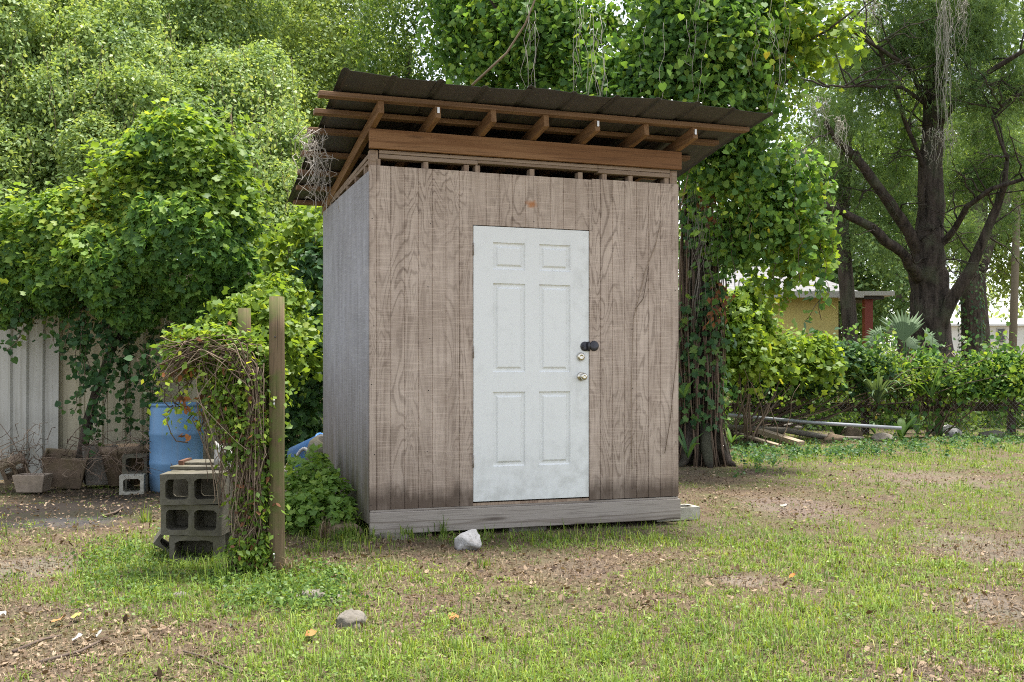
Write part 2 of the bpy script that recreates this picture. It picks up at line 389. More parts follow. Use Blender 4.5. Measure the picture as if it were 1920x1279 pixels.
# floor, skid and edge strip
MB().box((0.0, -0.012, 0.040), (W + 0.015, 0.030, 0.198)).build('skid_beam', M_GREY, shed, 0.005)
MB().box((0.004, -0.004, 0.2), (W - 0.004, D - 0.01, 0.213)).build('floor_sheet', M_GREY, shed)
MB().box((0.06, 0.30, 0.062), (W - 0.06, 0.34, 0.198)).build('floor_joist', M_GREY, shed)
MB().box((0.06, D - 0.05, 0.062), (W - 0.06, D - 0.012, 0.198)).build('floor_joist', M_GREY, shed)
# framing seen above the siding
MB().box((0.07, 0.004, 2.706), (0.80, 0.09, 2.736)).build('top_plate', M_PLATE, shed, 0.003)
MB().box((0.802, 0.006, 2.718), (1.76, 0.09, 2.738)).build('top_plate', M_PLATE, shed, 0.003)
MB().box((1.762, 0.003, 2.704), (2.37, 0.09, 2.737)).build('top_plate', M_PLATE, shed, 0.003)
MB().box((0.07, 0.0, 2.739), (1.755, 0.09, 2.764)).build('top_plate', M_PLATE, shed, 0.003)
MB().box((1.758, 0.002, 2.740), (2.37, 0.09, 2.766)).build('top_plate', M_PLATE, shed, 0.003)
for x in (0.045, 0.395, 0.70, 0.785, 1.21, 1.60, 1.80, 2.02, 2.33):
    w_ = 0.036
    MB().box((x, 0.014, 2.30), (x + w_, 0.085, 2.703)).build('stud', M_STUD, shed, 0.002)
for x in (0.004, 2.378):
    MB().box((x, 0.014, 2.655), (x + 0.06, 0.08, 2.764)).build('corner_block', M_STUD, shed, 0.003)
    MB().box((x, 0.020, 0.216), (x + 0.04, 0.08, 2.652)).build('corner_post', M_STUD, shed)
MB().box((-0.006, -0.034, 2.768), (W + 0.012, 0.004, 2.905)).build('header_beam', M_HEAD, shed, 0.004)
sl = 0.15
def roof_z(y): return 2.905 - sl * y                 # underside of the rafters
# sloping plates over the left and right walls
for x in (0.006, W - 0.050):
    MB().beam((x + 0.022, 0.012, 2.735), (x + 0.022, D, 2.735 - 0.095), 0.044, 0.032).build('top_plate', M_PLATE, shed, 0.002)
    MB().beam((x + 0.022, 0.012, 2.695), (x + 0.022, D, 2.695 - 0.060), 0.040, 0.026).build('top_plate', M_PLATE, shed, 0.002)
for y in (0.20, 0.55, 0.90, 1.3, 1.7): MB().box((0.004, y, 2.58), (0.04, y + 0.036, 2.69 - 0.03 * y)).build('stud', M_STUD, shed)
# seven rafters
for i in range(7):
    x = 0.019 + i * (W - 0.038) / 6; jit = random.uniform(-0.012, 0.012)
    a = (x, -0.30 + jit, roof_z(-0.30) + 0.045); b = (x, 2.12, roof_z(2.12) + 0.045)
    MB().beam(a, b, 0.040, 0.089).build('rafter', M_RAFT, shed, 0.003)
# purlins: their left ends stick out past the metal
PY = [-0.27, 0.03, 0.40, 0.89, 1.32, 1.71, 2.13]
XL = [-0.400, -0.385, -0.375, -0.355, -0.325, -0.285, -0.255]
for y, xl in zip(PY, XL):
    xr = 2.889 if y < 0 else (2.80 if y < 0.1 else 2.72 + random.uniform(-.05, .05)); z = roof_z(y) + 0.091
    dz = random.uniform(-0.006, 0.006); mb = MB()
    for k in range(6):
        pass
    mb.beam((xl, y, z + 0.018 + dz), (xr, y, z + 0.018), 0.085, 0.034); mb.build('purlin', M_PURL, shed, 0.004)
# metal roofing: five ribbed sheets
tm = NT('roof_metal'); o_ = tm.obj()
gr = tm.noise(o_, 3.0, 5, 0.65); gr2 = tm.noise(tm.map(o_, (14, 1.2, 1)), 1.0, 4, 0.6)
cm = tm.mix(tm.mr(gr, 0.35, 0.7), (0.082, 0.080, 0.076), (0.055, 0.053, 0.050)); cm = tm.mix(tm.mr(gr2, 0.5, 0.75, 0, 0.5), cm, (0.10, 0.09, 0.078))
cm = tm.mix(tm.mr(tm.noise(o_, 45, 2), 0.66, 0.72, 0, 0.7), cm, (0.22, 0.19, 0.16))
M_ROOF = tm.bsdf(cm, 0.55, tm.bump(gr, 0.15, 0.004), metal=0.25, spec=0.4)
RX0, RX1, RY0, RY1 = -0.275, 2.895, -0.60, 2.26; NP = 0.317
for k in range(5):
    x0 = RX0 + 2 * NP * k; prof = []
    def rib(xc, h, w): return [(xc - w, 0), (xc - w * 0.45, h), (xc + w * 0.45, h), (xc + w, 0)]
    prof = [(x0 - 0.028, 0.0), (x0 - 0.012, 0.015), (x0 + 0.012, 0.015), (x0 + 0.028, 0)] + [(x0 + 0.11, 0), (x0 + 0.21, 0.0)] + rib(x0 + NP, 0.012, 0.026) + [(x0 + NP + 0.11, 0), (x0 + NP + 0.21, 0)]
    xe = x0 + 2 * NP
    prof += [(xe - 0.030, 0), (xe - 0.014, 0.0115), (xe + 0.014, 0.0115), (xe + 0.030, 0)]
    V = []; ny = 9; n = len(prof)
    for j in range(ny):
        f = j / (ny - 1); y = RY0 + 0.03 * math.sin(k * 1.7) * (1 - f) + (RY1 - RY0) * f
        for x, h in prof:
            sag = -0.007 * max(0, 1 - f * 5) * (0.6 + math.sin(x * 5.1)) + 0.004 * math.sin(x * 9 + y * 4)
            lap = -0.0035 * (k % 2)
            V.append((x, y, roof_z(y) + 0.131 + h + sag + lap))
    Fc = [(j*n+i, j*n+i+1, (j+1)*n+i+1, (j+1)*n+i) for j in range(ny-1) for i in range(n-1)]
    ob = MB().add(V, Fc).build('roof_sheet', M_ROOF, shed)
    so = ob.modifiers.new('thickness', 'SOLIDIFY'); so.thickness = 0.0012; so.offset = 1
# screw heads along the lifted right front edge
M_NAIL = NT('galvanised_nail').bsdf((0.55, 0.53, 0.50), 0.35, metal=0.9)
for i in range(9):
    x = 0.9 + i * 0.235; mb = MB(); y = -0.585
    mb.lathe([(0.0, 0.0), (0.009, 0.0), (0.009, 0.006), (0.004, 0.010), (0, 0.011)], 8, Matrix.Translation((x, y, roof_z(y) + 0.143)))
    mb.build('screw', M_NAIL, shed)
for i in (1, 4, 6):
    x = 0.019 + i * (W - 0.038) / 6; y = -0.302
    MB().box((x - 0.010, y - 0.010, roof_z(-0.3) + 0.03), (x + 0.006, y + 0.004, roof_z(-0.3) + 0.07)).build('metal_clip', M_NAIL, shed)

# ---- door
td = NT('door_paint'); o_ = td.obj(); sm = td.noise(o_, 9, 5, 0.65); sc_ = td.noise(td.map(o_, (40, 1, 3)), 1.0, 3, 0.6)
cd_ = td.mix(td.mr(sm, 0.52, 0.75, 0, 0.40), (0.735, 0.745, 0.735), (0.57, 0.575, 0.56))
cd_ = td.mix(td.mr(td.noise(o_, 28, 4, 0.7), 0.66, 0.74, 0, 0.5), cd_, (0.36, 0.36, 0.34))
xx, yy, zz = td.xyz(o_)
dirt = td.mth('MULTIPLY', td.mr(zz, 0.45, 0.0, 0, 0.5), td.mr(sm, 0.4, 0.6)); cd_ = td.mix(dirt, cd_, (0.46, 0.46, 0.43))
hand = td.mth('MULTIPLY', td.mr(xx, 0.70, 0.86, 0, 0.4), td.mr(sm, 0.42, 0.62)); cd_ = td.mix(hand, cd_, (0.50, 0.50, 0.48))
M_DOOR = td.bsdf(cd_, 0.45, td.bump(sm, 0.05, 0.002), spec=0.4)
cdx = td.mix(1.0, cd_, (0.80, 0.79, 0.76), 'MULTIPLY')
M_EDGE = NT('dark_gap').bsdf((0.05, 0.045, 0.04), 0.8)
M_BRASS = NT('nickel').bsdf((0.62, 0.58, 0.50), 0.22, metal=1.0)
tb = NT('black_iron'); M_BLACK = tb.bsdf(tb.mix(tb.noise(tb.obj(), 60, 3), (0.012, 0.012, 0.014), (0.035, 0.032, 0.04)), 0.38, spec=0.5)
door = MB()
dw, dh = DX1 - DX0, DZ1 - DZ0
xb = [0, 0.150, 0.402, 0.512, 0.764, dw]; zt = [0, 0.115, 0.315, 0.415, 1.070, 1.215, 1.765, dh]; zb = [dh - q for q in zt]
V, Fc = [], []
def q4(x0, x1, z0, z1, y=0.0):
    b = len(V); V.extend([(x0, y, z0), (x1, y, z0), (x1, y, z1), (x0, y, z1)]); Fc.append((b, b+1, b+2, b+3))
for i in range(5):
    for j in range(7):
        if i in (1, 3) and j in (1, 3, 5): continue
        q4(xb[i], xb[i+1], zb[j+1], zb[j])
b = len(V); V += [(0,0,0),(dw,0,0),(dw,0,dh),(0,0,dh),(0,.042,0),(dw,.042,0),(dw,.042,dh),(0,.042,dh)]
Fc += [(b+4, b+7, b+6, b+5), (b, b+4, b+5, b+1), (b+1, b+5, b+6, b+2), (b+2, b+6, b+7, b+3), (b+3, b+7, b+4, b)]
door_o = MB().add(V, Fc).build('door', M_DOOR, shed); door_o.location = (DX0, 0.003, DZ0)
for i in (1, 3):
    for j in (1, 3, 5):
        x0, x1, z0, z1 = xb[i], xb[i+1], zb[j+1], zb[j]; V, Fc = [], []
        rings = [(0, 0), (0.003, 0.009), (0.011, 0.014), (0.026, 0.014), (0.038, 0.003), (0.042, 0.002)]
        for ins, dep in rings: V += [(x0+ins, dep, z0+ins), (x1-ins, dep, z0+ins), (x1-ins, dep, z1-ins), (x0+ins, dep, z1-ins)]
        for r in range(len(rings) - 1):
            for k in range(4): Fc.append((4*r+k, 4*r+(k+1) % 4, 4*r+4+(k+1) % 4, 4*r+4+k))
        e = 4 * (len(rings) - 1); Fc.append((e, e+1, e+2, e+3))
        MB().add(V, Fc).build('door_panel', M_DOOR, door_o)
def front_lathe(x, y, z): return Matrix.Translation((x, y, z)) @ Matrix.Rotation(math.radians(90), 4, 'X')
kz = DZ1 - DZ0 - (708 - 426) * 2.016 / 515
MB().lathe([(0, 0), (0.033, 0.0), (0.034, 0.004), (0.028, 0.010), (0.014, 0.014), (0.013, 0.030), (0.022, 0.038), (0.0275, 0.048), (0.027, 0.058), (0.020, 0.066), (0.010, 0.068), (0.006, 0.066), (0, 0.066)], 28, front_lathe(dw - 0.062, 0, kz)).build('knob', M_BRASS, door_o)
MB().lathe([(0, 0), (0.031, 0.0), (0.032, 0.006), (0.028, 0.016), (0.020, 0.020), (0.012, 0.021), (0.011, 0.019), (0, 0.019)], 28, front_lathe(dw - 0.066, 0, kz + 0.150)).build('deadbolt', M_BRASS, door_o)
hz = kz + 0.228
hp = MB().lathe([(0, 0), (0.036, 0), (0.037, 0.003), (0.033, 0.008), (0, 0.009)], 24, front_lathe(dw - 0.032, 0, hz))
hp.lathe([(0, 0.008), (0.010, 0.008), (0.010, 0.014), (0, 0.016)], 12, front_lathe(dw - 0.050, 0, hz)); hp.build('latch_plate', M_BLACK, door_o)
MB().lathe([(0, 0), (0.038, 0), (0.039, 0.004), (0.034, 0.009), (0, 0.010)], 24, front_lathe(DX1 + 0.042, -0.0005, DZ0 + hz + 0.004)).build('latch_plate', M_BLACK, shed)
MB().tube([(dw - 0.006, -0.014, hz - 0.036), (dw - 0.006, -0.014, hz + 0.036)], 0.011, 10).build('latch_hinge', M_BLACK, door_o)
for z in (0.25, 1.05, 1.8): MB().tube([(-0.003, -0.004, z), (-0.003, -0.004, z + 0.09)], 0.006, 8).build('hinge', M_GREY, door_o)
for x_, z_ in [(0.03 + 0.4 * (i % 7), 0.26 + 0.40 * (i // 7)) for i in range(42)]:
    x_ += random.uniform(-0.02, 0.02); z_ += random.uniform(-0.06, 0.06)
    if x_ < W - 0.02 and not (DX0 - 0.03 < x_ < DX1 + 0.03 and z_ < DZ1 + 0.03): MB().lathe([(0, 0), (0.0042, 0), (0.004, 0.0015), (0, 0.002)], 7, front_lathe(x_, 0.0005, z_)).build('nail_head', M_EDGE, shed)
# door jamb behind the gap
for nm, lo, hi in (('door_jamb', (DX0 - 0.05, 0.040, ZB), (DX0 - 0.004, 0.075, 2.31)), ('door_jamb', (DX1 + 0.004, 0.040, ZB), (DX1 + 0.05, 0.075, 2.31)), ('threshold', (DX0 - 0.003, 0.008, 0.2135), (DX1 + 0.003, 0.07, 0.232))):
    MB().box(lo, hi).build(nm, M_STUD, shed)
MB().box((DX0 - 0.05, 0.046, 2.262), (DX1 + 0.05, 0.09, 2.32)).build('door_jamb', M_STUD, shed)
# ------------------------------------------------------------------ ground
gx = np.unique(np.concatenate([np.linspace(-400, -14, 14), np.arange(-14, 16, 0.16), np.linspace(16, 400, 14)]))
gy = np.unique(np.concatenate([np.linspace(-60, 1, 10), np.arange(1, 26, 0.16), np.linspace(26, 60, 24), np.linspace(60, 900, 12)]))
GX, GY = np.meshgrid(gx, gy); GZ = ground_z(GX, GY)
nx, ny = len(gx), len(gy)
ii = (np.arange(ny - 1)[:, None] * nx + np.arange(nx - 1)[None]).ravel()
Lp = np.stack([ii, ii + 1, ii + nx + 1, ii + nx], 1).ravel()
t = NT('soil_and_leaf_litter'); p = t.geo()
n_a = t.noise(p, 0.7, 4, 0.6); n_b = t.noise(p, 5.0, 5, 0.65); n_c = t.noise(p, 55, 6, 0.75); n_d = t.noise(t.map(p, (1, 1, 1), (7, 3, 0)), 1.6, 4, 0.6)
c = t.mix(t.mr(n_b, 0.3, 0.7), (0.115, 0.083, 0.055), (0.18, 0.135, 0.090))
c = t.mix(t.mr(n_a, 0.45, 0.65, 0, 0.5), c, (0.15, 0.125, 0.098))
c = t.mix(t.mr(n_d, 0.45, 0.62, 0, 0.75), c, (0.12, 0.135, 0.05))
c = t.mix(t.mr(n_c, 0.42, 0.66, 0, 0.9), c, (0.055, 0.038, 0.026))
c = t.mix(t.mr(t.noise(p, 75, 3, 0.7), 0.56, 0.70, 0, 0.5), c, (0.26, 0.205, 0.14))
def blob(cx, cy, rx, ry, col, k=0.85, c=None):
    d = t.n('VectorMath'); d.operation = 'LENGTH'
    t.set(d.inputs[0], t.map(p, (1 / rx, 1 / ry, 0), (-cx / rx, -cy / ry, 0)))
    m = t.mr(t.mth('ADD', d.outputs['Value'], t.mth('MULTIPLY', t.mth('SUBTRACT', n_b, 0.5), 1.3)), 0.55, 1.05, k, 0)
    return t.mix(t.mth('MULTIPLY', m, t.mr(n_c, 0.25, 0.6, 1, 0.75)), c, col)
def blob_px(px, py, rpx, rpy, col, k=0.85, c=None):
    a = gpt(px, py); y0 = gpt(px, py + rpy)[1]; y1 = gpt(px, py - rpy)[1]
    return blob(a[0], (y0 + y1) / 2, rpx / F * a[1], (y1 - y0) / 2, col, k, c)
c = blob_px(110, 965, 260, 50, (0.013, 0.012, 0.013), 1.0, c)
c = blob_px(130, 985, 110, 14, (0.10, 0.10, 0.105), 0.5, c)
c = blob_px(60, 1070, 120, 25, (0.22, 0.195, 0.165), 0.6, c)
c = blob_px(1490, 952, 110, 30, (0.175, 0.135, 0.115), 0.9, c)
c = blob_px(1080, 1065, 90, 25, (0.14, 0.105, 0.085), 0.8, c)
c = blob_px(1740, 895, 150, 20, (0.18, 0.145, 0.112), 0.7, c)
c = blob_px(1850, 1020, 120, 40, (0.18, 0.152, 0.124), 0.65, c)
c = blob_px(1860, 1135, 90, 30, (0.19, 0.165, 0.14), 0.65, c)
c = blob_px(1400, 1090, 60, 12, (0.26, 0.22, 0.18), 0.7, c)
c = blob_px(1690, 1270, 120, 18, (0.12, 0.10, 0.085), 0.8, c)
M_SOIL = t.bsdf(c, 0.95, t.bump(t.mth('ADD', n_c, t.mth('MULTIPLY', n_b, 1.5)), 0.8, 0.02), spec=0.1)
ground = link_mesh('ground', raw_mesh('ground', np.stack([GX, GY, GZ], -1).reshape(-1, 3), Lp, np.arange(len(ii)) * 4, True), M_SOIL)
tag(ground, 'bare brown soil of the yard under patchy grass and leaves', kind='structure')
# ------------------------------------------------------------------ corrugated metal fence at the left
def metal_paint(name, base, dirt, rust=0.3):
    t = NT(name); o = t.obj(); a = t.noise(o, 2.5, 5, 0.65); st = t.noise(t.map(o, (26, 26, 0.9)), 1.0, 4, 0.6); z = t.xyz(o)[2]
    c = t.mix(t.mr(a, 0.4, 0.7, 0, 0.6), base, tuple(q * 0.78 for q in base))
    c = t.mix(t.mr(st, 0.5, 0.7, 0, 0.6), c, dirt)
    c = t.mix(t.mth('MULTIPLY', t.mr(z, 0.8, 0.1), t.mr(a, 0.35, 0.6, 0.3, 0.9)), c, (0.15, 0.14, 0.10))
    c = t.mix(t.mr(t.noise(o, 14, 4, 0.7), 0.66, 0.75, 0, rust), c, (0.17, 0.09, 0.05))
    return t.bsdf(c, 0.55, t.bump(a, 0.1, 0.01), spec=0.35)
M_WMET = metal_paint('white_metal', (0.47, 0.46, 0.425), (0.28, 0.265, 0.22))
M_CMET = metal_paint('cream_metal', (0.48, 0.435, 0.315), (0.31, 0.27, 0.185), 0.15)
FY = 11.2
fence = empty('corrugated_fence', (0, FY, 0), 0, 'ribbed metal sheet fence, white and cream, under the leafy mound', 'fence')
def panel(x0, x1, m, kind, z1=2.25, dy=0.0, lean=0.0):
    pr = []; x = x0
    if kind == 'white':
        p_ = 0.172
        while x < x1 - 0.02: pr += [(x, 0), (x + 0.075, 0), (x + 0.092, 0.028), (x + 0.155, 0.028)]; x += p_
        pr.append((x1, 0))
    else:
        while x < x1 - 0.05: pr += [(x, 0), (x + 0.014, 0.024), (x + 0.040, 0.024), (x + 0.054, 0), (x + 0.085, 0), (x + 0.093, -0.008), (x + 0.103, 0), (x + 0.20, 0)]; x += 0.245
        pr = [q for q in pr if q[0] < x1]; pr.append((x1, 0))
    V = []; zs = np.linspace(0.02, z1, 7); n = len(pr)
    for z in zs:
        for x, d in pr: V.append((x, dy - d + lean * z + 0.006 * math.sin(x * 3 + z * 2), z))
    o = MB().add(V, [(j*n+i, j*n+i+1, (j+1)*n+i+1, (j+1)*n+i) for j in range(6) for i in range(n-1)]).build('metal_panel', m, fence)
    s = o.modifiers.new('thickness', 'SOLIDIFY'); s.thickness = 0.001
    return o
fx = lambda px: (px - CX) / F * FY
panel(-6.9, fx(-2) - 0.01, M_WMET, 'white', 2.2, -0.02)
panel(fx(-2), fx(104), M_WMET, 'white', 2.2, -0.045, 0.004)
panel(fx(100), fx(262), M_CMET, 'cream', 2.25, 0.0)
panel(fx(260), fx(345), M_CMET, 'cream', 2.25, -0.006)
panel(fx(343), fx(470), M_CMET, 'cream', 2.25, 0.0)
for x in (fx(-60), fx(130), fx(300), fx(440)): MB().box((x, 0.03, 0.0), (x + 0.09, 0.11, 2.1)).build('fence_post', M_GREY, fence)
for z in (0.5, 1.7): MB().box((-6.9, 0.008, z), (fx(470), 0.028, z + 0.09)).build('fence_rail', M_GREY, fence)

# ------------------------------------------------------------------ far buildings at the right
HYY = 27.0; k_ = HYY / F
house = empty('yellow_house', tuple(at(1500, 690, HYY) * np.array([1, 1, 0])), 0, 'yellow house with pale grey hipped roof glimpsed behind the vines', 'house')
hx = lambda px: (px - 1500) * k_
hz_ = lambda py: H - (py - HY) * k_
ty = NT('yellow_stucco'); M_YEL = ty.bsdf(ty.mix(ty.mr(ty.noise(ty.obj(), 1.2, 4), 0.35, 0.7), (0.66, 0.55, 0.19), (0.56, 0.47, 0.19)), 0.9)
tr_ = NT('grey_shingle'); o_ = tr_.obj(); M_SHI = tr_.bsdf(tr_.mix(tr_.mr(tr_.noise(tr_.map(o_, (3, 3, 9)), 2.0, 4), 0.35, 0.65), (0.24, 0.235, 0.24), (0.17, 0.165, 0.17)), 0.9)
M_WBOARD = NT('white_board').bsdf((0.48, 0.46, 0.43), 0.7)
M_DGLASS = NT('dark_glass').bsdf((0.02, 0.025, 0.03), 0.08, spec=0.6)
M_REDP = NT('red_paint').bsdf((0.22, 0.055, 0.04), 0.7)
MB().box((hx(1290), 0, 0), (hx(1572), 5.0, hz_(556))).build('wall', M_YEL, house)
e = hz_(552)
rv = [(hx(1270), -0.7, e), (hx(1600), -0.7, e), (hx(1600), 5.6, e), (hx(1270), 5.6, e), (hx(1440), 2.4, e + 0.95), (hx(1520), 2.4, e + 0.95)]
roof = MB().add(rv, [(0, 1, 5, 4), (1, 2, 5), (2, 3, 4, 5), (3, 0, 4), (3, 2, 1, 0)]).build('roof', M_SHI, house)
MB().box((hx(1268), -0.735, e - 0.13), (hx(1602), -0.703, e + 0.03)).build('fascia', M_WBOARD, roof)
pr_ = MB().box((hx(1601), -0.6, hz_(557)), (hx(1662), 1.6, hz_(549))).build('porch_roof', M_WBOARD, house)
MB().box((hx(1608), -0.5, hz_(563)), (hx(1645), 1.4, hz_(558))).build('porch_beam', M_EDGE, house)
MB().box((hx(1613), -0.35, 0.0), (hx(1628), -0.15, hz_(558.5))).build('porch_post', M_REDP, house)
wi = MB().box((hx(1355), -0.03, hz_(625)), (hx(1400), 0.03, hz_(575))).build('window', M_WBOARD, house)
MB().box((hx(1360), -0.045, hz_(620)), (hx(1395), -0.034, hz_(580))).build('pane', M_DGLASS, wi)

MY = 58.0; k2 = MY / F
mob = empty('mobile_home', tuple(at(1900, 690, MY) * np.array([1, 1, 0])), 0, 'long white mobile home with flat white roof far behind the fence', 'mobile home')
mx_ = lambda px: (px - 1900) * k2
mz = lambda py: H - (py - HY) * k2
tw = NT('white_siding'); ww = tw.xyz(tw.obj()); M_SID = tw.bsdf(tw.mix(tw.mr(tw.noise(tw.obj(), 0.7, 3), 0.3, 0.7), (0.72, 0.71, 0.66), (0.62, 0.61, 0.56)), 0.6, tw.bump(tw.mth('SINE', tw.mth('MULTIPLY', ww[0], 20.0)), 0.3, 0.02))
M_WROOF = NT('white_roof_coat').bsdf((0.80, 0.80, 0.79), 0.5)
MB().box((mx_(1735), 0, 0.45), (mx_(2150), 4.2, mz(611))).build('wall', M_SID, mob)
MB().add([(mx_(1730), -0.25, mz(611) + .002), (mx_(2155), -0.25, mz(611) + .002), (mx_(2155), 4.4, mz(611) + .002), (mx_(1730), 4.4, mz(611) + .002), (mx_(1730), -0.25, mz(607.5)), (mx_(2155), -0.25, mz(607.5)), (mx_(2155), 2.1, mz(594)), (mx_(1730), 2.1, mz(594)), (mx_(2155), 4.4, mz(608)), (mx_(1730), 4.4, mz(608))],
         [(3, 2, 1, 0), (0, 1, 5, 4), (4, 5, 6, 7), (7, 6, 8, 9), (3, 9, 8, 2), (0, 4, 7, 9, 3), (1, 2, 8, 6, 5)]).build('roof', M_WROOF, mob)
MB().box((mx_(1740), 0.05, 0.0), (mx_(2145), 4.0, 0.445)).build('skirting', M_EDGE, mob)
wi = MB().box((mx_(1868), -0.04, mz(644)), (mx_(1886), 0.02, mz(615))).build('window', M_WBOARD, mob)
MB().box((mx_(1870), -0.055, mz(642)), (mx_(1884), -0.042, mz(630))).build('pane', M_DGLASS, wi)
MB().box((mx_(1870), -0.055, mz(628.5)), (mx_(1884), -0.042, mz(617))).build('pane', M_DGLASS, wi)
tk = NT('pole_wood'); M_POLE = tk.bsdf(tk.mix(tk.noise(tk.map(tk.obj(), (20, 20, 1)), 1.0, 4), (0.16, 0.13, 0.09), (0.26, 0.22, 0.16)), 0.9)
a = at(1896, 690, 40.0)
MB().tube([(a[0], 40, 0), (a[0] + 0.15, 40, 5), (a[0] + 0.3, 40, 10)], [0.15, 0.14, 0.12], 12).build('utility_pole', M_POLE)
tag(COL.objects['utility_pole'], 'bare wooden utility pole standing before the white mobile home', 'pole')

# ------------------------------------------------------------------ rail and wire fence at the right
RY = 19.0; rk = RY / F
rf = empty('rail_fence', (0, RY, 0), 0, 'dark board rail fence with chain link wire, overgrown with vines', 'fence')
tq = NT('dark_rail'); M_DRAIL = tq.bsdf(tq.mix(tq.noise(tq.map(tq.obj(), (1, 12, 12)), 1.5, 5, 0.65), (0.030, 0.022, 0.016), (0.085, 0.060, 0.042)), 0.9)
rx = lambda px: (px - CX) * rk
rz = lambda py: H - (py - HY) * rk
xs = [1335, 1530, 1765, 1990]
for i in range(3):
    z = rz(763.5) + random.uniform(-.01, .01)
    MB().beam((rx(xs[i]) + 0.003, 0, z), (rx(xs[i+1]) - 0.003, 0, z + random.uniform(-.015, .015)), 0.038, 0.165).build('rail', M_DRAIL, rf, 0.004)
    MB().beam((rx(xs[i]) + 0.003, 0, 1.16), (rx(xs[i+1]) - 0.003, 0, 1.16), 0.038, 0.09).build('rail', M_DRAIL, rf, 0.004)
for px in (1340, 1464, 1625, 1765, 1900): MB().box((rx(px) - 0.06, 0.022, 0), (rx(px) + 0.06, 0.14, 1.30)).build('post', M_DRAIL, rf, 0.006)
mb = MB(); zt_, zb_ = 1.15, 0.03; x = rx(1335)
while x < rx(2000):
    for s in (-1, 1):
        x2 = x + s * (zt_ - zb_); mb.tube([(x, -0.03 - 0.003 * s, zb_), (x2, -0.03 - 0.003 * s, zt_)], 0.0019, 3, False, False)
    x += 0.085
M_WIRE = NT('galvanised_wire').bsdf((0.30, 0.30, 0.30), 0.5, metal=0.7)
tag(mb.build('chain_link_mesh', M_WIRE, rf), kind='stuff')
# ------------------------------------------------------------------ loose things
def concrete_mat(name, a, b, green=0.4, dark=0.4):
    t = NT(name); o = t.obj(); n = t.noise(o, 14, 5, 0.7); f = t.noise(o, 90, 3, 0.7); g = t.noise(t.map(o, (1, 1, 1), t.comb(t.mth('MULTIPLY', t.rand(), 20), 0.0, 0.0)), 6, 4, 0.65)
    c = t.mix(t.mr(n, 0.3, 0.7), a, b); c = t.mix(t.mr(g, 0.45, 0.62, 0, green), c, (0.12, 0.115, 0.045))
    c = t.mix(t.mr(t.noise(o, 4, 4, 0.7), 0.5, 0.7, 0, dark), c, (0.055, 0.05, 0.035)); c = t.mix(t.mr(f, 0.55, 0.75, 0, 0.5), c, (0.07, 0.065, 0.05))
    return t.bsdf(c, 0.95, t.bump(t.mth('ADD', f, n), 0.7, 0.006), spec=0.1)
M_CONC = concrete_mat('mossy_concrete', (0.165, 0.152, 0.122), (0.10, 0.092, 0.072), 0.22, 0.55)
M_CONCP = concrete_mat('pale_concrete', (0.46, 0.44, 0.38), (0.36, 0.34, 0.28), 0.15, 0.15)
M_TERRA = concrete_mat('planter_terracotta', (0.26, 0.19, 0.135), (0.19, 0.14, 0.10), 0.35, 0.5)
def block_mesh(cells=2, L=0.378, Hh=0.19, Dp=0.19, wall=0.032):
    """hollow block lying on its side: holes run front to back (y), width x, height z, base at z=0"""
    mb = MB(); cw = L / cells; n = 24
    for c in range(cells):
        x0 = -L / 2 + c * cw; cx, cz = x0 + cw / 2, Hh / 2
        wl = wall if c == 0 else wall * 0.55; wr = wall if c == cells - 1 else wall * 0.55
        hx0, hx1 = x0 + wl, x0 + cw - wr; hcx, hw, hh = (hx0 + hx1) / 2, (hx1 - hx0) / 2, Hh / 2 - wall
        OUT, INN = [], []
        for i in range(n):
            a = (i + 0.5) / n * 2 * math.pi; ca, sa = math.cos(a), math.sin(a)
            k = 1 / max(abs(ca), abs(sa)); OUT.append((cx + ca * k * cw / 2, cz + sa * k * Hh / 2))
            k = 1 / (abs(ca) ** 7 + abs(sa) ** 7) ** (1 / 7); INN.append((hcx + ca * k * hw, cz + sa * k * hh))
        for i in (n // 8 - 1, n // 8, 3 * n // 8 - 1, 3 * n // 8, 5 * n // 8 - 1, 5 * n // 8, 7 * n // 8 - 1, 7 * n // 8):
            a = (i + 0.5) / n * 2 * math.pi; sx = 1 if math.cos(a) > 0 else -1; sz = 1 if math.sin(a) > 0 else -1
            OUT[i] = (cx + sx * cw / 2, cz + sz * Hh / 2)
        V = [(x, -Dp/2, z) for x, z in OUT] + [(x, -Dp/2, z) for x, z in INN] + [(x, Dp/2, z) for x, z in OUT] + [(x, Dp/2, z) for x, z in INN]
        Fc = []
        for i in range(n):
            j = (i + 1) % n
            Fc += [(i, j, n+j, n+i), (2*n+j, 2*n+i, 3*n+i, 3*n+j), (n+i, n+j, 3*n+j, 3*n+i)]
            mx = (OUT[i][0] + OUT[j][0]) / 2; inner = (abs(mx - (x0 + cw)) < 1e-4 and c < cells - 1) or (abs(mx - x0) < 1e-4 and c > 0)
            if not inner: Fc.append((j, i, 2*n+i, 2*n+j))
        V = np.array(V); V += (vnoise(V * 60, 3)[:, None] - 0.5) * 0.004
        mb.add(V, Fc)
    return mb
def block(label, loc, rot=(0, 0, 0), cells=2, m=None, group='concrete blocks of the stack', **kw):
    o = block_mesh(cells, **kw).build('concrete_block', m or M_CONC); o.location = loc; o.rotation_euler = rot
    return tag(o, label, 'concrete block', group)
BY = 6.53; bx = lambda px: (px - CX) / F * BY
block('lowest mossy concrete block of the stack, with one wide hole', (bx(369), BY + 0.02, 0.004), (0, 0, 0.05), 1, L=0.30, Hh=0.178)
block('mossy two-hole concrete block in the middle of the stack', (bx(367), BY + 0.005, 0.184), (0.0, 0.012, -0.02))
block('topmost two-hole concrete block of the stack beside the post', (bx(368), BY - 0.02, 0.378), (0.0, -0.012, 0.05))
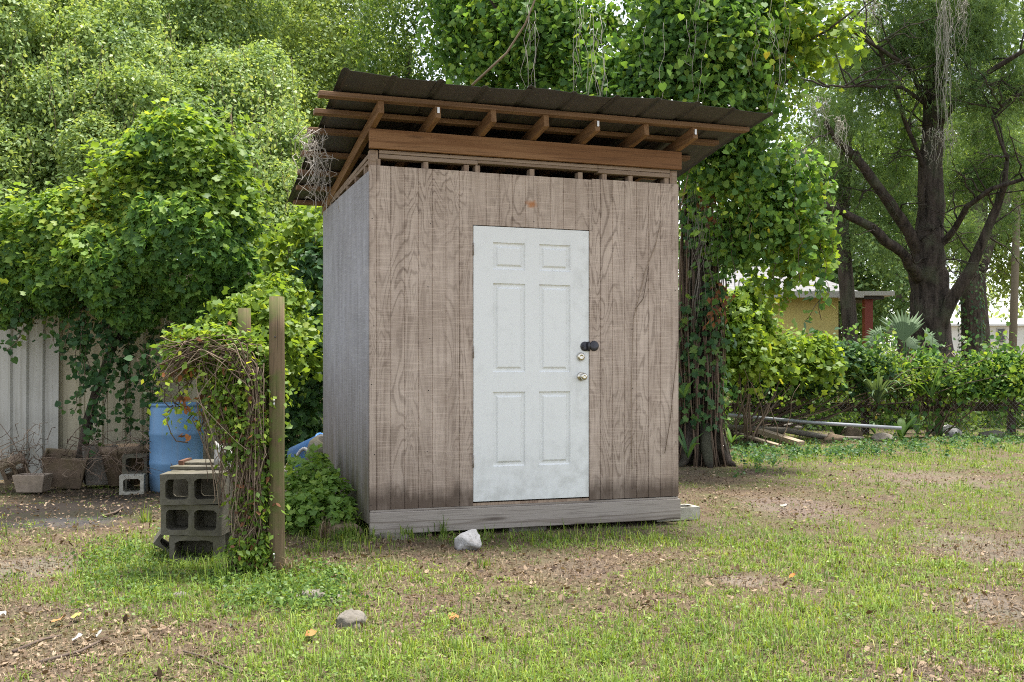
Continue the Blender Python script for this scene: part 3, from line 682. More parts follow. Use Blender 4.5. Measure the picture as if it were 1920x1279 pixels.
block('broken concrete block supporting the left of the stack', (bx(330), BY + 0.24, -0.02), (0, 0, 0.5), 1, L=0.20, Hh=0.185)
block('rear concrete block hidden behind the middle of the stack', (bx(372), BY + 0.115, 0.279), (math.radians(-90), 0, 0.03))
block('rear concrete block behind the topmost block of the stack', (bx(366), BY + 0.100, 0.471), (math.radians(-90), 0, -0.06))
block('added rear concrete block darkening the hole of the lowest block', (bx(369), BY + 0.13, 0.098), (math.radians(-90), 0, 0.04))  # unseen solid backing, added so the lowest block's hole stays dark
o = block('tilted concrete block half leaning against the left of the stack', (bx(303), BY + 0.17, 0.045), (0.1, 0.62, 0.35), 1, L=0.25, Hh=0.17, wall=0.022)
for i, (dx, dy, z, rz_, s, lab) in enumerate([(0.0, 0.30, 0.568, -0.10, (0.40, 0.34, 0.022), 'thin concrete slab lying on top of the block stack'), (0.02, 0.36, 0.591, -0.02, (0.36, 0.24, 0.016), 'upper weathered board resting on the slab over the blocks')]):
    o = MB().obox((0, 0, s[2] / 2), s).build('flat_slab' if i == 0 else 'short_board', M_CONC, None, 0.004)
    o.location = (bx(368) + dx, BY + dy, z); o.rotation_euler = (0.0, 0.0, rz_); tag(o, lab, 'slab' if i == 0 else 'board')
o = MB().obox((0, 0, 0.10), (0.03, 0.22, 0.20)).build('rusty_sheet', NT('rust_brown').bsdf((0.13, 0.065, 0.04), 0.9)); o.location = (bx(320), BY + 0.32, 0.42); o.rotation_euler = (0, -0.05, 0.05)
tag(o, 'rusty brown plate standing on edge behind the blocks', 'plate')
# bent pale sheet behind the stack
V = []; 
for i in range(7):
    for j in range(5):
        u, v = i / 6, j / 4; V.append((-0.09 + 0.19 * u, 0.02 * math.sin(u * 5) + 0.03 * v, 0.0 + 0.15 * v * (1 - 0.35 * u) - 0.06 * u))
o = MB().add(V, [(i*5+j, (i+1)*5+j, (i+1)*5+j+1, i*5+j+1) for i in range(6) for j in range(4)], True).build('bent_sheet', metal_paint('dull_sheet', (0.50, 0.51, 0.52), (0.28, 0.28, 0.28)))
o.location = (bx(414), BY + 0.16, 0.60); so = o.modifiers.new('t', 'SOLIDIFY'); so.thickness = 0.002; tag(o, 'torn pale sheet sticking up behind the stacked blocks', 'metal sheet')

# posts
M_POST = wood_mat('mossy_post', (0.165, 0.118, 0.07), (0.11, 0.08, 0.045), (0.035, 0.026, 0.016), 'z', 1.6, 10, 0.5, green=0.9)
def post(label, x, y, h, w, lean=0.0):
    o = empty('wooden_post', (x, y, -0.05), 0.12, label, 'post', 'old wooden posts'); V = []; zs = np.linspace(0, h + 0.05, 9); n = 12
    for z in zs:
        for i in range(n):
            a = (i + 0.5) / n * 2 * math.pi; k = 1 / (abs(math.cos(a)) ** 5 + abs(math.sin(a)) ** 5) ** 0.2
            q = w / 2 * k * (1 + 0.03 * math.sin(z * 7 + i)); V.append((q * math.cos(a) + lean * z, q * math.sin(a), z))
    m = len(zs)
    MB().add(V, [(j*n+i, j*n+(i+1) % n, (j+1)*n+(i+1) % n, (j+1)*n+i) for j in range(m-1) for i in range(n)] + [tuple(range((m-1)*n, m*n))], True).build('shaft', M_POST, o)
    return o
py_ = 6.08; px_ = (519 - CX) / F * py_
po = post('tall square mossy wooden post in front of the shed corner', px_, py_, 1.635, 0.088)
for z, r_ in ((1.03, 0.009), (0.14, 0.009)):
    mb = MB(); mb.lathe([(0, 0), (r_, 0), (r_, 0.012), (r_ * 0.6, 0.018), (0, 0.02)], 10, Matrix.Translation((-0.012, -0.046, z + 0.05)) @ Matrix.Rotation(math.radians(75), 4, 'X'))
    mb.tube([(-0.012, -0.046, z + 0.05), (-0.012, -0.049, z + 0.01)], 0.006, 6); mb.build('bolt', M_NAIL, po)
MB().lathe([(0, 0), (0.006, 0), (0.006, 0.002), (0, 0.002)], 8, Matrix.Translation((-0.005, -0.046, 1.45)) @ Matrix.Rotation(math.radians(90), 4, 'X')).build('nail_hole', M_EDGE, po)
post('shorter wooden post sunk in leaves behind the tall post', (458 - CX) / F * 7.6, 7.6, H + (690 - 578) / F * 7.6, 0.093)

# barrel
def barrel(label, loc, m, r=0.252, h=0.87):
    o = empty('plastic_barrel', loc, 0, label, 'barrel')
    pr_ = [(0, 0), (r * 0.93, 0), (r * 0.98, 0.03), (r, 0.10), (r, 0.26), (r * 1.025, 0.275), (r * 1.025, 0.30), (r, 0.315), (r * 1.005, 0.55), (r * 1.03, 0.565), (r * 1.03, 0.59), (r * 1.005, 0.605), (r * 0.99, h - 0.06), (r * 0.95, h - 0.03)]
    MB().lathe(pr_ + [(r * 0.93, h - 0.025), (0, h - 0.03)], 40).build('body', m, o)
    MB().lathe([(r * 0.955, h - 0.03), (r * 1.0, h - 0.022), (r * 1.0, h), (r * 0.95, h + 0.004), (r * 0.93, h - 0.02)], 40).build('rim', m, o)
    return o
def plastic(name, a, b):
    t = NT(name); o = t.obj(); n = t.noise(o, 4, 5, 0.65); s = t.noise(t.map(o, (22, 22, 1)), 1, 4)
    c = t.mix(t.mr(n, 0.35, 0.7), a, b); c = t.mix(t.mr(s, 0.52, 0.75, 0, 0.55), c, tuple(0.5 * q + 0.12 for q in b)); c = t.mix(t.mr(t.xyz(o)[2], 0.3, 0.0, 0, 0.5), c, (0.12, 0.12, 0.09))
    return t.bsdf(c, 0.5, spec=0.4)
M_BLUE = plastic('faded_blue_plastic', (0.13, 0.27, 0.45), (0.10, 0.21, 0.37))
bp = at(331, 690, 10.3); barrel('tall faded blue plastic barrel standing before the cream fence panels', (bp[0], 10.3, 0.0), M_BLUE)
M_BLUE2 = plastic('bright_blue_plastic', (0.06, 0.22, 0.55), (0.05, 0.17, 0.45))
q = at(560, 850, 9.6)
o = empty('blue_bucket', (q[0] - 0.04, 9.6, 0.36), 0, 'bright blue plastic tub lying beside the grey shed wall', 'tub')
MB().lathe([(0, 0), (0.13, 0), (0.17, 0.30), (0.185, 0.30), (0.185, 0.315), (0.165, 0.32), (0.12, 0.02), (0, 0.02)], 24).build('body', M_BLUE2, o); o.rotation_euler = (0.4, 1.25, 0.2)
hs_ = empty('grey_hose', (q[0], 9.35, 0), 0, 'grey corrugated hose curled over the blue tub', 'hose')
th = np.linspace(0, 1, 40)
MB().tube(np.stack([-0.02 + 0.16 * th, 0.05 * np.sin(th * 3), 0.32 + 0.17 * np.sin(th * 2.2)], 1), 0.016 + 0.003 * np.sin(th * 90), 8).build('tube', NT('grey_rubber').bsdf((0.25, 0.25, 0.25), 0.6), hs_)
o = MB().lathe([(0, 0), (0.10, 0), (0.155, 0.12), (0.15, 0.24), (0.11, 0.30), (0.08, 0.30), (0.07, 0.2), (0, 0.18)], 20, None, True, lambda a, z: 1 + 0.05 * math.sin(3 * a + z * 9)).build('old_pot', concrete_mat('grey_pot', (0.20, 0.19, 0.17), (0.13, 0.12, 0.11), 0.5)); q = at(594, 850, 9.5); o.location = (q[0], 9.5, 0.30); o.rotation_euler = (0.3, 0.4, 0)
tag(o, 'dirty grey round pot lying against the back of the shed wall', 'pot')
o = MB().obox((0, 0, 0.15), (0.5, 0.4, 0.30)).build('weathered_crate', M_GREY, None, 0.01); o.location = (q[0] - 0.12, 9.6, 0.0); tag(o, 'low weathered crate under the blue tub by the shed', 'crate')

# rocks
def rock(label, loc, s, m, seed=0, squash=(1, 1, 0.8), name='rock'):
    mb = MB(); nu, nv = 30, 18; V = []
    for j in range(nv + 1):
        for i in range(nu):
            a = i / nu * 2 * math.pi; b = -math.pi / 2 + j / nv * math.pi
            d = np.array([math.cos(b) * math.cos(a), math.cos(b) * math.sin(a), math.sin(b)])
            k = 1 + 0.55 * (vnoise(d * 1.6 + seed * 5, seed) - 0.5) + 0.25 * (vnoise(d * 4.1 + seed, seed + 2) - 0.5)
            for pl in range(5):
                gg = np.random.default_rng(seed * 10 + pl); nn = unit(gg.normal(size=3)); h_ = 0.72
                dd = float(d @ nn) * k
                if dd > h_: k *= h_ / dd
            k *= 1 + 0.10 * (vnoise(d * 9 + seed, seed + 4) - 0.5)
            V.append(d * k * s * np.array(squash))
    mb.add(V, [(j*nu+i, j*nu+(i+1) % nu, (j+1)*nu+(i+1) % nu, (j+1)*nu+i) for j in range(nv) for i in range(nu)], True)
    o = mb.build(name, m); o.location = loc; return tag(o, label, 'rock')
def rock_mat(name, a, b, c3):
    t = NT(name); o = t.obj(); n = t.noise(o, 9, 5, 0.7); f = t.noise(o, 40, 4, 0.7)
    c = t.mix(t.mr(n, 0.35, 0.65), a, b); c = t.mix(t.mr(f, 0.55, 0.7, 0, 0.8), c, c3)
    return t.bsdf(c, 0.9, t.bump(t.mth('ADD', n, f), 0.8, 0.01), spec=0.2)
M_RWHITE = rock_mat('white_rock', (0.46, 0.45, 0.44), (0.33, 0.32, 0.315), (0.19, 0.17, 0.15))
M_RGREY = rock_mat('grey_rock', (0.20, 0.18, 0.155), (0.14, 0.125, 0.10), (0.07, 0.06, 0.045))
g0 = gpt(880, 1030); rock('jagged white rock in front of the shed beam', (g0[0], g0[1], 0.055), 0.090, M_RWHITE, 3, (1, 0.9, 0.95))
g0 = gpt(655, 1172); rock('small grey rock lying in the lawn near the bottom', (g0[0], g0[1], 0.02), 0.070, M_RGREY, 5, (1.1, 0.9, 0.75))
g0 = gpt(640, 1015); rock('grass-covered boulder at the left front corner of shed', (g0[0], g0[1] + 0.12, 0.02), 0.12, M_TERRA, 8, (1.4, 0.9, 0.75))
g0 = gpt(598, 1125); rock('low dark stump of stone beside the wooden post', (g0[0], g0[1], 0.0), 0.12, M_RGREY, 11, (1.3, 0.9, 0.5))
g0 = gpt(335, 1122); rock('small flat dark stone in the weeds below the blocks', (g0[0], g0[1], 0.01), 0.05, M_RGREY, 12, (1.2, 0.8, 0.5))
for i, (px, py, s, w) in enumerate([(1565, 828, .17, 'brown rock next to the end of the fallen boards'), (1595, 818, .2, 'rounded rock on the bank right of the boards'), (1655, 826, .15, 'small rock below the tip of the pipe'), (1775, 815, .22, 'pale angular rock below the fence rail'), (1480, 806, .18, 'dark rock tucked behind the fallen boards'), (1860, 820, .17, 'dull rock farthest right at the fence foot')]):
    g0 = gpt(px, py); rock(w, (g0[0], g0[1], 0.03), s, M_RWHITE if i == 3 else M_TERRA if i < 2 else M_RGREY, 20 + i, (1.2, 1, 0.7))
g0 = gpt(725, 1012); rock('flat grey paver edge under the shed beam', (-0.86, 7.36, 0.02), 0.10, M_RGREY, 31, (1.4, 0.8, 0.4))
# block under the right end of the beam and unseen supports
c_ = shed.matrix_basis @ Vector((2.50, 0.10, 0)); 
o = block_mesh(2, 0.39, 0.19, 0.10).build('concrete_block', M_CONCP); o.location = (c_.x, c_.y, 0.055); o.rotation_euler = (math.radians(-90), 0, ANG + 0.05); o.location.z = 0.06
tag(o, 'pale hollow concrete block poking out under the right end of the shed', 'concrete block')
for i, (lx, lb) in enumerate(((0.25, 'dark paver block under the left end of the shed'), (1.2, 'dark paver block hidden under the middle of the shed'))):
    c_ = shed.matrix_basis @ Vector((lx, 0.12, 0)); o = MB().obox((0, 0, 0.016), (0.3, 0.18, 0.040)).build('paver_block', M_RGREY, None, 0.004); o.location = (c_.x, c_.y, 0); o.rotation_euler = (0, 0, ANG); tag(o, lb, 'paver')

# junk at the foot of the metal fence
def trough(name, label, loc, L, Wd, Hh, m, rot=(0, 0, 0), taper=0.8, cat='planter'):
    t_ = 0.025; V = []
    for s, z, k in ((taper, 0, 0), (1, Hh, 0), (1, Hh, 1), (taper * 0.97, 0.03, 1)):
        for a, b in ((-1, -1), (1, -1), (1, 1), (-1, 1)): V.append((a * (L / 2 * s - k * t_), b * (Wd / 2 * s - k * t_), z))
    Fc = [(3, 2, 1, 0)] + [(r*4+i, r*4+(i+1) % 4, r*4+4+(i+1) % 4, r*4+4+i) for r in range(3) for i in range(4)] + [(12, 13, 14, 15)]
    o = MB().add(V, Fc).build(name, m, None, 0.008); o.location = loc; o.rotation_euler = rot; return tag(o, label, cat)
def jx(px, Y): return (px - CX) / F * Y
trough('concrete_planter', 'pale rectangular planter trough nearest the left edge', (jx(62, 10.1), 10.1, 0.02), 0.31, 0.22, 0.17, concrete_mat('pink_planter', (0.36, 0.29, 0.23), (0.27, 0.215, 0.17), 0.15, 0.3))
o = block_mesh(2, 0.24, 0.19, 0.19).build('concrete_block', M_TERRA); o.location = (jx(32, 10.35), 10.35, 0.14); o.rotation_euler = (0.3, -0.35, 0.5); tag(o, 'mossy brown block tipped over behind the pale planter', 'concrete block')
trough('terracotta_planter', 'dark square planter tilted among dead vines by the fence', (jx(120, 10.5), 10.5, 0.05), 0.42, 0.3, 0.32, M_TERRA, (0.25, 0.1, 0.3))
trough('terracotta_planter', 'dark tall square pot left of the round pot', (jx(185, 10.7), 10.7, 0.03), 0.34, 0.34, 0.40, M_RGREY, (0, 0, 0.5))
MB().lathe([(0, 0), (0.15, 0), (0.22, 0.32), (0.245, 0.33), (0.245, 0.40), (0.22, 0.40), (0.20, 0.33), (0, 0.3)], 28).build('round_pot', M_TERRA); o = COL.objects['round_pot']; o.location = (jx(233, 10.65), 10.65, 0.03); tag(o, 'round brown flower pot with thick rim against the fence', 'pot')
block('grey concrete block on the ground left of the barrel', (jx(252, 10.1), 10.05, 0.0), (0, 0, 0.25), 1, M_CONCP, 'concrete blocks by the barrel', L=0.22)
block('mossy concrete block with open hole stacked behind the grey one', (jx(264, 10.5), 10.4, 0.16), (0, 0, 0.1), 1, M_CONC, 'concrete blocks by the barrel', L=0.24, Hh=0.2)
block('buried concrete block underneath the mossy one near the barrel', (jx(266, 10.5), 10.42, -0.03), (0, 0, 0.0), 1, M_CONC, 'concrete blocks by the barrel', L=0.24, Hh=0.185)

# pipe and boards by the right fence
a, b = at(1364, 778, 17.6), at(1690, 803, 17.2)
o = MB().tube([a, a * 0.5 + b * 0.5 + np.array([0, 0, -0.02]), b], 0.030, 10).build('metal_pipe', NT('grey_pipe').bsdf((0.30, 0.31, 0.33), 0.45, metal=0.3)); tag(o, 'long grey pipe lying along the foot of the fence', 'pipe')
M_PLANK = wood_mat('pale_plank', (0.36, 0.29, 0.21), (0.27, 0.21, 0.15), (0.16, 0.11, 0.07), 'x', 1.0, 10, 0.3)
def lying(label, pa, pb, Ya, Yb, w, h):
    a, b = at(*pa, Ya), at(*pb, Yb); L = np.linalg.norm(b - a); o = MB().box((0, -w / 2, -h / 2), (L, w / 2, h / 2)).build('loose_board', M_PLANK, None, 0.004)
    o.location = a; o.rotation_euler = Vector(b - a).to_track_quat('X', 'Z').to_euler(); return tag(o, label, 'board', 'boards fallen by the fence')
lying('thick pale board lying uppermost beside the fence foot', (1424, 808), (1502, 832), 17.0, 16.2, 0.15, 0.075)
lying('thinner pale board lying under the thick one', (1380, 812), (1462, 836), 16.8, 16.0, 0.11, 0.035)
# supports for the pipe: a half rotten log
o = MB().tube([at(1360, 800, 17.7), at(1470, 806, 17.7), at(1560, 822, 17.5), at(1620, 822, 17.4)], [0.04, 0.05, 0.045, 0.025], 10, rough=0.5).build('rotten_log', M_RGREY); tag(o, 'dark rotten log lying under the grey pipe', 'log')

# scraps and sticks on the ground
M_PAPER = NT('white_scrap').bsdf((0.34, 0.33, 0.30), 0.7); M_YSCR = NT('yellow_leaf').bsdf((0.38, 0.33, 0.08), 0.7); M_ORNG = NT('orange_leaf').bsdf((0.55, 0.16, 0.04), 0.7); M_TANL = NT('tan_leaf').bsdf((0.35, 0.17, 0.06), 0.8)
def scrap(px, py, L, Wd, m, name, label, cat):
    g0 = gpt(px, py); V = []
    for i in range(5):
        for j in range(4):
            u, v = i / 4 - 0.5, j / 3 - 0.5; r_ = 1 - 0.5 * (abs(u) * abs(v)) * 4 * 0.6; V.append((u * L * r_, v * Wd * r_, 0.02 + 0.03 * vnoise(np.array([u * 3 + px, v * 3, 0.0]), 2) + 0.02 * u))
    o = MB().add(V, [(i*4+j, (i+1)*4+j, (i+1)*4+j+1, i*4+j+1) for i in range(4) for j in range(3)], True).build(name, m); o.location = (g0[0], g0[1], float(ground_z(g0[0], g0[1]))); o.rotation_euler = (0, 0, random.uniform(0, 1)); tag(o, label, cat)
scrap(145, 1206, 0.05, 0.045, M_PAPER, 'paper_scrap', 'white scrap of paper between two sticks on the litter', 'scrap')
scrap(185, 1200, 0.03, 0.02, M_PAPER, 'paper_scrap', 'smaller whitish scrap right of the white paper', 'scrap')
scrap(4, 1165, 0.04, 0.05, M_PAPER, 'paper_scrap', 'white scrap cut by the left edge of the photo', 'scrap')
scrap(143, 1166, 0.05, 0.06, M_YSCR, 'yellow_leaf', 'large yellow leaf lying on brown litter', 'leaf')
scrap(110, 1173, 0.07, 0.06, M_TANL, 'dead_leaf', 'tan leaf left of the large yellow leaf', 'leaf')
scrap(1470, 955, 0.06, 0.07, M_PAPER, 'paper_scrap', 'pinkish white scrap on the bare soil right of shed', 'scrap')
scrap(1486, 1087, 0.035, 0.06, M_ORNG, 'orange_leaf', 'bright orange leaf alone in the right lawn', 'leaf')
scrap(583, 1200, 0.05, 0.07, M_TANL, 'dead_leaf', 'large brown leaf in grass at bottom centre left', 'leaf')
scrap(850, 1162, 0.04, 0.07, M_TANL, 'dead_leaf', 'small tan leaf standing in the grass below the white rock', 'leaf')
M_STICK = NT('stick_bark').bsdf((0.115, 0.085, 0.065), 0.9)
def stick(pts, r, label):
    P = np.array([gpt(*q) for q in pts]); P[:, 2] = ground_z(P[:, 0], P[:, 1]) + r + 0.006
    o = MB().tube(P, np.linspace(r, r * 0.6, len(P)), 6, rough=0.2).build('stick', M_STICK); tag(o, label, 'stick')
stick([(75, 1245), (150, 1225), (200, 1200)], 0.008, 'dark curved stick right of the white scrap')
stick([(25, 1225), (80, 1203), (115, 1195)], 0.008, 'dark stick left of the white scrap')
stick([(195, 975), (215, 968), (230, 957)], 0.012, 'short stick on the dark ash patch')
stick([(440, 1262), (380, 1235), (330, 1222)], 0.006, 'thin twig on bare soil at bottom left')
# ------------------------------------------------------------------ foliage
G_VINE = leaf_mat('vine_leaves', [(0.0, (0.034, 0.090, 0.032)), (0.35, (0.090, 0.195, 0.056)), (0.65, (0.165, 0.305, 0.070)), (0.90, (0.27, 0.40, 0.075)), (0.985, (0.40, 0.46, 0.07)), (1.0, (0.58, 0.46, 0.07))], 0.52)
G_DARKV = leaf_mat('dark_vine_leaves', [(0.0, (0.030, 0.080, 0.032)), (0.5, (0.070, 0.150, 0.052)), (0.85, (0.12, 0.22, 0.06)), (1.0, (0.20, 0.29, 0.06))], 0.40)
G_PALE = leaf_mat('pale_drape_leaves', [(0.0, (0.13, 0.215, 0.080)), (0.35, (0.235, 0.345, 0.125)), (0.70, (0.35, 0.455, 0.165)), (0.95, (0.48, 0.55, 0.18)), (1.0, (0.60, 0.50, 0.15))], 0.46)  # bright glare over the distant wood put into a paler leaf colour
G_PALE2 = leaf_mat('pale_tree_leaves', [(0.0, (0.15, 0.225, 0.075)), (0.4, (0.25, 0.35, 0.115)), (0.8, (0.36, 0.45, 0.145)), (1.0, (0.48, 0.52, 0.15))], 0.50)
G_OAK = leaf_mat('oak_leaves', [(0.0, (0.06, 0.12, 0.032)), (0.5, (0.14, 0.235, 0.055)), (0.85, (0.26, 0.36, 0.075)), (1.0, (0.40, 0.44, 0.09))], 0.48)
G_CYP = leaf_mat('cypress_needles', [(0.0, (0.075, 0.140, 0.060)), (0.5, (0.150, 0.245, 0.095)), (0.85, (0.24, 0.345, 0.125)), (1.0, (0.34, 0.42, 0.14))], 0.45, 0.7, 0.15)
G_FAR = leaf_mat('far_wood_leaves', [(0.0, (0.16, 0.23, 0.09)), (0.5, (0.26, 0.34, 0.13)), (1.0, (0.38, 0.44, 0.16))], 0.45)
G_BRITE = leaf_mat('bright_leaves', [(0.0, (0.095, 0.175, 0.035)), (0.5, (0.19, 0.30, 0.045)), (0.85, (0.33, 0.42, 0.06)), (1.0, (0.52, 0.49, 0.07))], 0.50)
G_DEAD = leaf_mat('dead_leaves', [(0.0, (0.10, 0.05, 0.03)), (0.5, (0.20, 0.09, 0.045)), (0.85, (0.33, 0.13, 0.05)), (1.0, (0.45, 0.20, 0.08))], 0.25, 0.8)
def bark_mat(name, a, b, c3, sc=1.0):
    t = NT(name); o = t.geo(); n = t.noise(t.map(o, (9 * sc, 9 * sc, 1.6 * sc)), 1.0, 5, 0.65, 0.3); f = t.noise(o, 30, 4, 0.7); w = t.noise(o, 2.2, 3)
    c = t.mix(t.mr(n, 0.35, 0.62), a, b); c = t.mix(t.mr(f, 0.5, 0.75, 0, 0.6), c, c3); c = t.mix(t.mr(w, 0.5, 0.65, 0, 0.35), c, (0.10, 0.12, 0.07))
    return t.bsdf(c, 0.95, t.bump(t.mth('ADD', t.mth('MULTIPLY', n, 2.0), f), 0.9, 0.03), spec=0.1)
M_BARK = bark_mat('grey_brown_bark', (0.030, 0.025, 0.02), (0.105, 0.085, 0.068), (0.16, 0.135, 0.11))
M_BARKD = bark_mat('dark_bark', (0.016, 0.013, 0.011), (0.075, 0.060, 0.049), (0.125, 0.105, 0.088))
M_VSTEM = NT('vine_stem'); M_VSTEM = M_VSTEM.bsdf(M_VSTEM.mix(M_VSTEM.attr('rnd'), (0.065, 0.046, 0.034), (0.20, 0.14, 0.098)), 0.9)
M_DRYV = NT('dry_vine'); M_DRYV = M_DRYV.bsdf(M_DRYV.ramp(M_DRYV.attr('rnd'), [(0, (0.08, 0.052, 0.038)), (0.6, (0.19, 0.135, 0.095)), (1, (0.34, 0.26, 0.19))]), 0.9)
M_PALEV = NT('bleached_vine'); M_PALEV = M_PALEV.bsdf(M_PALEV.ramp(M_PALEV.attr('rnd'), [(0, (0.25, 0.22, 0.19)), (1, (0.52, 0.48, 0.42))]), 0.9)
M_MOSS = NT('spanish_moss'); M_MOSS = M_MOSS.bsdf(M_MOSS.ramp(M_MOSS.attr('rnd'), [(0, (0.26, 0.25, 0.20)), (1, (0.48, 0.45, 0.37))]), 0.95)

def wig(a, b, n, amp, seed, sag=0.0):
    g = np.random.default_rng(seed); a = np.asarray(a, float); b = np.asarray(b, float); f = np.linspace(0, 1, n)[:, None]
    w = np.cumsum(g.normal(size=(n, 3)), 0); w = w - w[0] - f * (w[-1] - w[0])
    return a + (b - a) * f + w * amp / math.sqrt(n) - np.array([0, 0, sag]) * (4 * f * (1 - f))
def crown(name, lobes, nc, per, sig, size, m, parent, shape='oval', seed=0, tint=0.35, droop=0.6, var=0.45, base=0.0, zmin=0, **kw):
    P, N, v = clumps(lobes, nc, per, sig, seed, **kw); g = np.random.default_rng(seed + 77)
    if zmin: k = P[:, 2] > zmin + 0.25 * (vnoise(P * 2.0, 3) - 0.5) ; P, N, v = P[k], N[k], v[k]
    hz = (P[:, 2] - P[:, 2].min()) / max(np.ptp(P[:, 2]), 1e-6)
    r = base + g.random(len(P)) ** 1.3 * (1 - tint) + v * tint
    return leaves(name, P, N, size * g.uniform(1 - var, 1 + var, len(P)), m, parent, shape, r, droop, seed)
def tree(name, label, cat, lobes, nc, per, sig, size, m, base, trunk, bark, group=None, shape='oval', seed=0, limbs=(), inner_n=0, lump=False, **kw):
    o = empty(name, (0, 0, 0), 0, label, cat, group)
    if trunk is not None:
        mb = MB(); mb.tube(trunk[0], trunk[1], 10, rough=0.15)
        for pth, rr in limbs: mb.tube(pth, rr, 7, rough=0.15)
        mb.build('trunk', bark, o)
    crown('crown', lumpy(lobes, 6, seed) if lump else lobes, nc, per, sig, size, m, o, shape, seed, **kw)
    if inner_n:
        P, N = shell([(c, r * 0.84) for c, r in lobes], inner_n, seed + 500, amp=0.15, thick=0.2, inner=0.3); leaves('inner_leaves', P, N + rng.normal(size=N.shape) * 0.6, size * 1.9, m, o, shape, None, 0.6, seed + 501)
    return o
def up_trunk(px, Y, ztop, r0, r1, lean=0.0):
    x = (px - CX) / F * Y; z = np.linspace(0, ztop, 8)
    return (np.stack([x + lean * z + 0.08 * np.sin(z), np.full(8, Y), z], 1), np.linspace(r0, r1, 8))

def strands(name, spec, m, parent, size, per_m, shape='grape', seed=0, spread=0.05, stem_m=None, tint=(0.0, 0.6)):
    """hanging runners: each spec = (px0, py0, px1, py1, Y)"""
    g = np.random.default_rng(seed); PP = []; mb = MB()
    for i, (x0, y0, x1, y1, Y) in enumerate(spec):
        pth = wig(at(x0, y0, Y), at(x1, y1, Y), 12, 0.12, seed * 50 + i); L = np.linalg.norm(pth[-1] - pth[0])
        mb.tube(pth, 0.004, 4); n = max(3, int(L * per_m)); f = g.random(n) * 11
        i0 = np.minimum(f.astype(int), 10); q = pth[i0] + (pth[i0 + 1] - pth[i0]) * (f - i0)[:, None]; PP.append(q + g.normal(size=(n, 3)) * spread)
    P = np.concatenate(PP); N = g.normal(size=P.shape) * 0.6 + np.array([0, -0.6, 0.35])
    leaves(name, P, N, size * g.uniform(0.55, 1.3, len(P)), m, parent, shape, g.uniform(*tint, len(P)), 0.9, seed)
    tag(mb.build('runner', stem_m or M_VSTEM, parent), kind='stuff')
# --- vine-draped wood at the left
LW = 'vine-draped trees behind the metal fence'
def bare_trunk(px, Y, ztop, r): return up_trunk(px, Y, ztop, r, r * 0.4)
tree('draped_tree', 'pale tower of vines filling the upper left corner', 'tree',
     [lobe(-30, 60, 120, 19), lobe(-40, 220, 130, 19), lobe(10, 340, 100, 18.5), lobe(-60, -120, 130, 19.5), lobe(40, 440, 80, 18)], 2000, 22, 0.11, 0.075, G_PALE, None, bare_trunk(-30, 19.5, 6, 0.22), M_BARK, LW, seed=1, lump=True, amp=0.3, thick=0.14, inner_n=9000, tint=0.5)
tree('draped_tree', 'broad vine-hung tree with a rounded top above the mound', 'tree',
     [lobe(215, 130, 125, 20), lobe(180, 250, 130, 19.5), lobe(270, 240, 110, 19.2), lobe(120, 330, 110, 19), lobe(240, 330, 120, 18.8), lobe(60, 420, 90, 18.5), lobe(160, 40, 80, 21), lobe(300, 350, 90, 18.8)], 3300, 19, 0.11, 0.075, G_PALE, None, bare_trunk(215, 20.3, 7, 0.25), M_BARK, LW, seed=2, lump=True, amp=0.3, thick=0.14, inner_n=13000, tint=0.5)
tree('draped_tree', 'tall vine-hung tree sloping down toward the shed roof', 'tree',
     [lobe(400, 60, 130, 22), lobe(440, 190, 110, 21), lobe(395, 250, 100, 20), lobe(500, 270, 75, 20), lobe(480, 370, 90, 19.6), lobe(535, 350, 45, 19.2), lobe(540, 450, 70, 19), lobe(330, 130, 80, 21.5), lobe(360, 330, 90, 19.5)], 3300, 19, 0.11, 0.075, G_PALE, None, bare_trunk(430, 21.5, 7, 0.25), M_BARK, LW, seed=3, lump=True, amp=0.3, thick=0.14, inner_n=13000, tint=0.5)
tree('leafy_tree', 'pale feathery tree rising at the top behind the roof corner', 'tree',
     [lobe(620, 60, 110, 25), lobe(580, 180, 100, 24), lobe(680, 150, 90, 24.5), lobe(560, 300, 90, 24), lobe(640, 260, 100, 24), lobe(690, -60, 80, 25.5), lobe(590, -60, 100, 26), lobe(600, 420, 90, 23), lobe(520, 520, 90, 22)], 2600, 22, 0.20, 0.085, G_PALE2, None, bare_trunk(630, 25, 8, 0.2), M_BARK, 'trees beyond the shed', seed=4, lump=True, amp=0.4, thick=0.25, holes=0.2, jit=0.9, inner_n=5000)
tree('leafy_tree', 'thin yellowish tree with white sky gaps above the roof', 'tree',
     [lobe(740, 30, 70, 22), lobe(720, 110, 60, 22), lobe(790, 130, 60, 22), lobe(850, 20, 55, 22), lobe(775, -50, 80, 22), lobe(850, 160, 70, 22)], 520, 20, 0.16, 0.085, G_OAK, None, bare_trunk(760, 22, 8, 0.16), M_BARK, 'trees beyond the shed', seed=5, amp=0.4, thick=0.3, holes=0.34, jit=0.9)
for i, (lb, l, n_) in enumerate([
    ('hazy pale tree at the very top left of the wood', [lobe(300, -40, 160, 29), lobe(130, -80, 160, 29), lobe(450, -60, 150, 30), lobe(230, 120, 140, 28), lobe(-20, 0, 150, 28), lobe(40, 200, 150, 28), lobe(420, 130, 130, 28), lobe(-40, 380, 120, 27)], 2000),
    ('hazy pale tree behind the pale feathery tree', [lobe(520, 0, 60, 33), lobe(560, 120, 130, 32), lobe(640, 300, 160, 31), lobe(500, 400, 160, 30), lobe(620, -130, 90, 33), lobe(690, 200, 80, 32)], 1500)]):
    tree('far_tree', lb, 'tree', l, n_, 22, 0.24, 0.12, G_PALE2, None, bare_trunk(300 + 280 * i, 30, 8, 0.2), M_BARK, LW, seed=8 + i, amp=0.35, thick=0.2, inner_n=15000)

